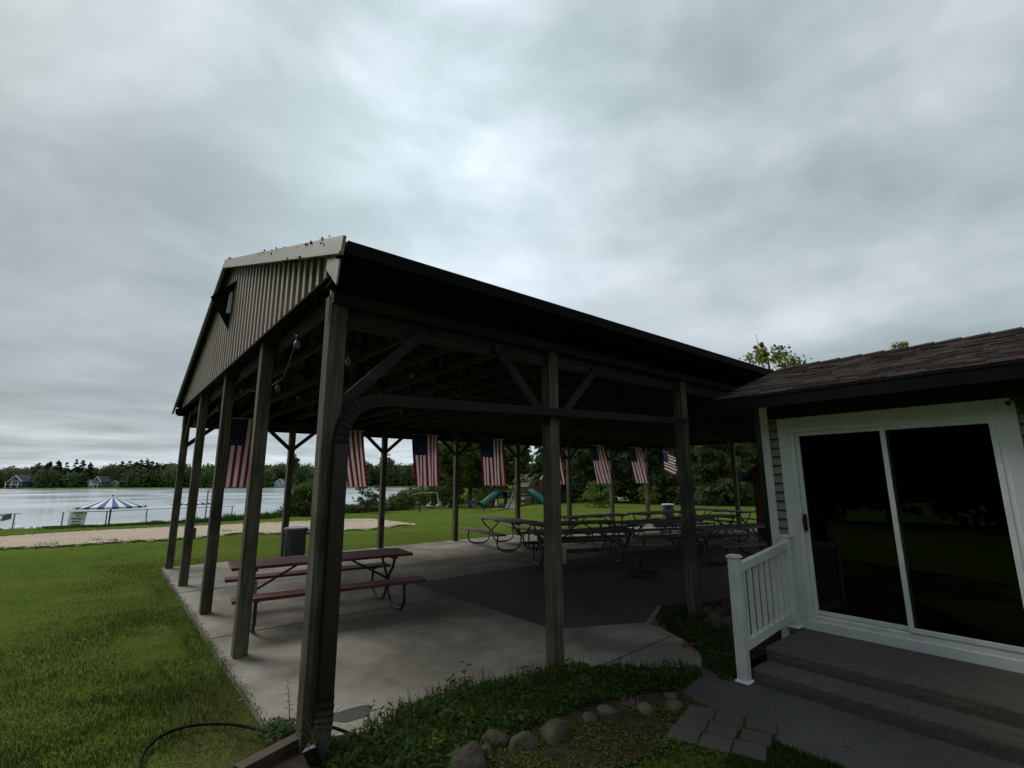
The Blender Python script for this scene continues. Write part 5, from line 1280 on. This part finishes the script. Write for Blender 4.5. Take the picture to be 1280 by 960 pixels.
# downspout extension lying on the ground, and the black hose
a = G(397, 918, .03); b = G(296, 972, .02)
m = recttube([Vector((a.x, a.y, .06)).lerp(Vector((b.x, b.y, .045)), q) for q in np.linspace(0, 1, 8)], .09, .07, (0, 0, 1), 0); tag(m.build('drain_pipe', 'rust_pipe'), 'rusty brown drain pipe lying on the ground at the corner post', 'pipe')
hp = [(172, 985), (176, 955), (185, 938), (205, 922), (235, 912), (268, 909), (300, 911), (325, 917), (345, 922)]
P = [Vector((*G(x, y).xy, .022)) for x, y in hp]
hp2 = [(362, 918, .05), (378, 908, .10), (396, 905, .12), (415, 909, .10), (435, 916, .07), (458, 925, .04), (485, 931, .02), (520, 935, .015)]
P += [Vector(at_z(x, y, z)) for x, y, z in hp2]
def smoothp(P, n=6):
    out = []
    for i in range(len(P) - 1):
        p0 = P[max(i - 1, 0)]; p1 = P[i]; p2 = P[i + 1]; p3 = P[min(i + 2, len(P) - 1)]
        for q in np.linspace(0, 1, n, endpoint=False): out.append(.5 * ((2 * p1) + (p2 - p0) * q + (2 * p0 - 5 * p1 + 4 * p2 - p3) * q * q + (3 * p1 - p0 - 3 * p2 + p3) * q ** 3))
    out.append(P[-1]); return out
m = MB(); m.tube(smoothp(P), .011, 8); tag(m.build('garden_hose', 'hose_black', smooth=True), 'black hose curving from the lawn around the corner post into the weeds', 'hose')
# vine at the right door casing
t = thing('climbing_vine', 'leafy vine hanging at the right side of the door casing', 'vine', (XW - .05, .50, 2.5)); P = []
for (y, z, n) in ((.50, 2.52, 16), (.44, 2.45, 12), (.42, 2.05, 8), (.44, 2.12, 6), (.36, 2.3, 12)): P += [(XW - .06 + random.gauss(0, .02), y + random.gauss(0, .03), z + random.gauss(0, .035)) for _ in range(n)]
V, Fc = leaves(np.array(P) - np.array([XW - .05, .50, 2.5]), np.full(len(P), .06)); npmesh('leaf', V, Fc, 'leaf_maple', t)
m = MB(); m.tube([(0, .0, .05), (0, -.06, -.1), (0, -.09, -.5), (0, -.12, -1.2), (0, -.15, -2.48)], .005, 5); m.build('stem', 'bark', t)
# trees beyond the left edge of the photo and behind the camera: added to block sky light; the left ones show in the door glass
for i, (x, y, h, r) in enumerate(((-13, -7, 12, 4.2), (-15, 0, 13, 4.6), (-16.5, 7, 12.5, 4.6), (-18, 14.5, 12, 4.4), (-8, -13, 11, 4.4), (-1, -15, 10, 4.4), (-22, 4, 13, 4.8), (-22, 12, 13, 4.8))):
    tree('shade_tree', 'dark leafy tree out of view, added to block sky light and darken the door glass', 'tree', (x, y, float(zground(x, y)) - .1), h, r, 'leaf_maple', 'unseen trees that block sky light and darken the door glass', h * .52, 1.15, 150, 60, .5, .28, .26, 1.0)
# distant utility line poles are hidden; a white building beyond the playground
t, s, p = frame_thing('white_outbuilding', 'white low building glimpsed behind the playground towers', 'building', 668, 628); 
m = MB(); m.box(-1.6, 1.8, 6, 9, 0, 1.9 + 0); m.build('wall', 'white_paint', t); m = MB(); m.prism([(-1.9, 1.9), (2.1, 1.9), (.1, 2.7)], -9.3, -5.7, Matrix.Rotation(PI / 2, 4, 'X')); m.build('roof', 'pale_plastic', t)

# ------------------------------------------------------------------ light, sky, camera
SUN_EL, SUN_AZ_X = math.radians(42), Vector((-.42, .90, 0)).normalized()
sl = bpy.data.lights.new('sun', 'SUN'); sl.energy = 1.5; sl.angle = math.radians(28); sl.color = (1, .97, .92)
so = bpy.data.objects.new('sun', sl); COL.objects.link(so)
sdv = Vector((SUN_AZ_X.x * math.cos(SUN_EL), SUN_AZ_X.y * math.cos(SUN_EL), math.sin(SUN_EL))); so.rotation_euler = sdv.to_track_quat('Z', 'Y').to_euler()
w = bpy.data.worlds.new('World'); scene.world = w; w.use_nodes = True; nt = w.node_tree; N = nt.nodes; Lk = nt.links.new
bg = N['Background']; bg.inputs['Strength'].default_value = .1
sky = N.new('ShaderNodeTexSky'); sky.sky_type = 'NISHITA'; sky.sun_disc = False; sky.sun_elevation = SUN_EL; sky.sun_rotation = math.atan2(sdv.x, sdv.y); sky.air_density = 1; sky.dust_density = 3
tc = N.new('ShaderNodeTexCoord'); sep = N.new('ShaderNodeSeparateXYZ'); Lk(tc.outputs['Generated'], sep.inputs[0])
def M_(op, a, b=None, clamp=False):
    m = N.new('ShaderNodeMath'); m.operation = op; m.use_clamp = clamp
    for i, q in enumerate((a, b)):
        if q is None: continue
        if isinstance(q, (int, float)): m.inputs[i].default_value = q
        else: Lk(q, m.inputs[i])
    return m.outputs[0]
z = M_('MAXIMUM', sep.outputs[2], 0.0); dz = M_('ADD', z, .09)
cx = M_('DIVIDE', sep.outputs[0], dz); cy = M_('DIVIDE', sep.outputs[1], dz)
cmb = N.new('ShaderNodeCombineXYZ'); Lk(cx, cmb.inputs[0]); Lk(cy, cmb.inputs[1]); cmb.inputs[2].default_value = 3.7
def mp(sc, rot, loc=(0, 0, 0)):
    m = N.new('ShaderNodeMapping'); m.inputs['Scale'].default_value = sc; m.inputs['Rotation'].default_value = (0, 0, rot); m.inputs['Location'].default_value = loc; Lk(cmb.outputs[0], m.inputs[0]); return m.outputs[0]
def nz(v, s, d, r, dist=0):
    n = N.new('ShaderNodeTexNoise'); n.inputs['Scale'].default_value = s; n.inputs['Detail'].default_value = d; n.inputs['Roughness'].default_value = r; n.inputs['Distortion'].default_value = dist; Lk(v, n.inputs['Vector']); return n.outputs['Fac']
CR = HD
n1 = nz(mp((.6, .75, 1), .5, (2.3, .4, 0)), 1.1, 3, .5, .5); n2 = nz(mp((1.1, 1.5, 1), .9, (5.1, 1, 0)), 1.5, 3, .45, .25)
mq = N.new('ShaderNodeMapping'); mq.inputs['Scale'].default_value = (1, 1, 1.9); mq.inputs['Location'].default_value = (4.2, 1.3, .6); Lk(tc.outputs['Generated'], mq.inputs[0])
n3 = nz(mq.outputs[0], 2.6, 7, .52, .2)
wz = M_('MULTIPLY', M_('MINIMUM', M_('MULTIPLY', z, 2.6), 1.0), .82)
pl_ = M_('ADD', M_('MULTIPLY', n1, .6), M_('MULTIPLY', n2, .4))
cl_ = M_('ADD', M_('MULTIPLY', n3, wz), M_('MULTIPLY', pl_, M_('SUBTRACT', 1.0, wz)))
def ramp(f, st):
    r = N.new('ShaderNodeValToRGB'); e = r.color_ramp.elements
    while len(e) < len(st): e.new(.5)
    for i, (p_, c) in enumerate(st): e[i].position = p_; e[i].color = (*c, 1)
    r.color_ramp.interpolation = 'B_SPLINE'; Lk(f, r.inputs[0]); return r.outputs[0]
cloud = ramp(cl_, [(.30, (.29, .355, .38)), (.42, (.37, .445, .475)), (.50, (.44, .515, .55)), (.60, (.56, .625, .68)), (.70, (.74, .79, .85))])
# broad brightness: lighter above the pavilion where the sun stands behind the cloud
bd_ = (FW * 1.0 + UP * .45 - RT * .16).normalized()
dot = N.new('ShaderNodeVectorMath'); dot.operation = 'DOT_PRODUCT'; Lk(tc.outputs['Generated'], dot.inputs[0]); dot.inputs[1].default_value = bd_
gl_ = M_('MULTIPLY', M_('POWER', M_('MAXIMUM', dot.outputs['Value'], 0.0), 13.0), .62)
dk = (FW * 1.0 + UP * .05 - RT * 1.05).normalized()
dot2 = N.new('ShaderNodeVectorMath'); dot2.operation = 'DOT_PRODUCT'; Lk(tc.outputs['Generated'], dot2.inputs[0]); dot2.inputs[1].default_value = dk
dg = M_('MULTIPLY', M_('POWER', M_('MAXIMUM', dot2.outputs['Value'], 0.0), 16.0), -.20)
hz = M_('MULTIPLY', M_('POWER', M_('SUBTRACT', 1.0, z), 26.0), .60)
gain = M_('ADD', M_('ADD', M_('ADD', gl_, .79), dg), hz)
vm = N.new('ShaderNodeVectorMath'); vm.operation = 'SCALE'; Lk(cloud, vm.inputs[0]); Lk(M_('MULTIPLY', gain, 10.0), vm.inputs['Scale'])
mixn = N.new('ShaderNodeMix'); mixn.data_type = 'RGBA'; mixn.inputs[0].default_value = .06; Lk(vm.outputs[0], mixn.inputs[6]); Lk(sky.outputs[0], mixn.inputs[7]); Lk(mixn.outputs[2], bg.inputs['Color'])

cam = bpy.data.cameras.new('camera'); co = bpy.data.objects.new('camera', cam); COL.objects.link(co); scene.camera = co
cam.sensor_fit = 'HORIZONTAL'; cam.sensor_width = 36; cam.lens = 36 * F / 1280; cam.clip_start = .05; cam.clip_end = 6000
co.matrix_world = Matrix(((RT.x, UP.x, -FW.x, CAM.x), (RT.y, UP.y, -FW.y, CAM.y), (RT.z, UP.z, -FW.z, CAM.z), (0, 0, 0, 1)))
vs = scene.view_settings; vs.view_transform = 'Standard'; vs.look = 'None'; vs.exposure = .34; vs.gamma = 1; vs.use_curve_mapping = False
scene.render.engine = 'CYCLES'; scene.cycles.use_denoising = True; scene.cycles.max_bounces = 6; scene.cycles.transparent_max_bounces = 12
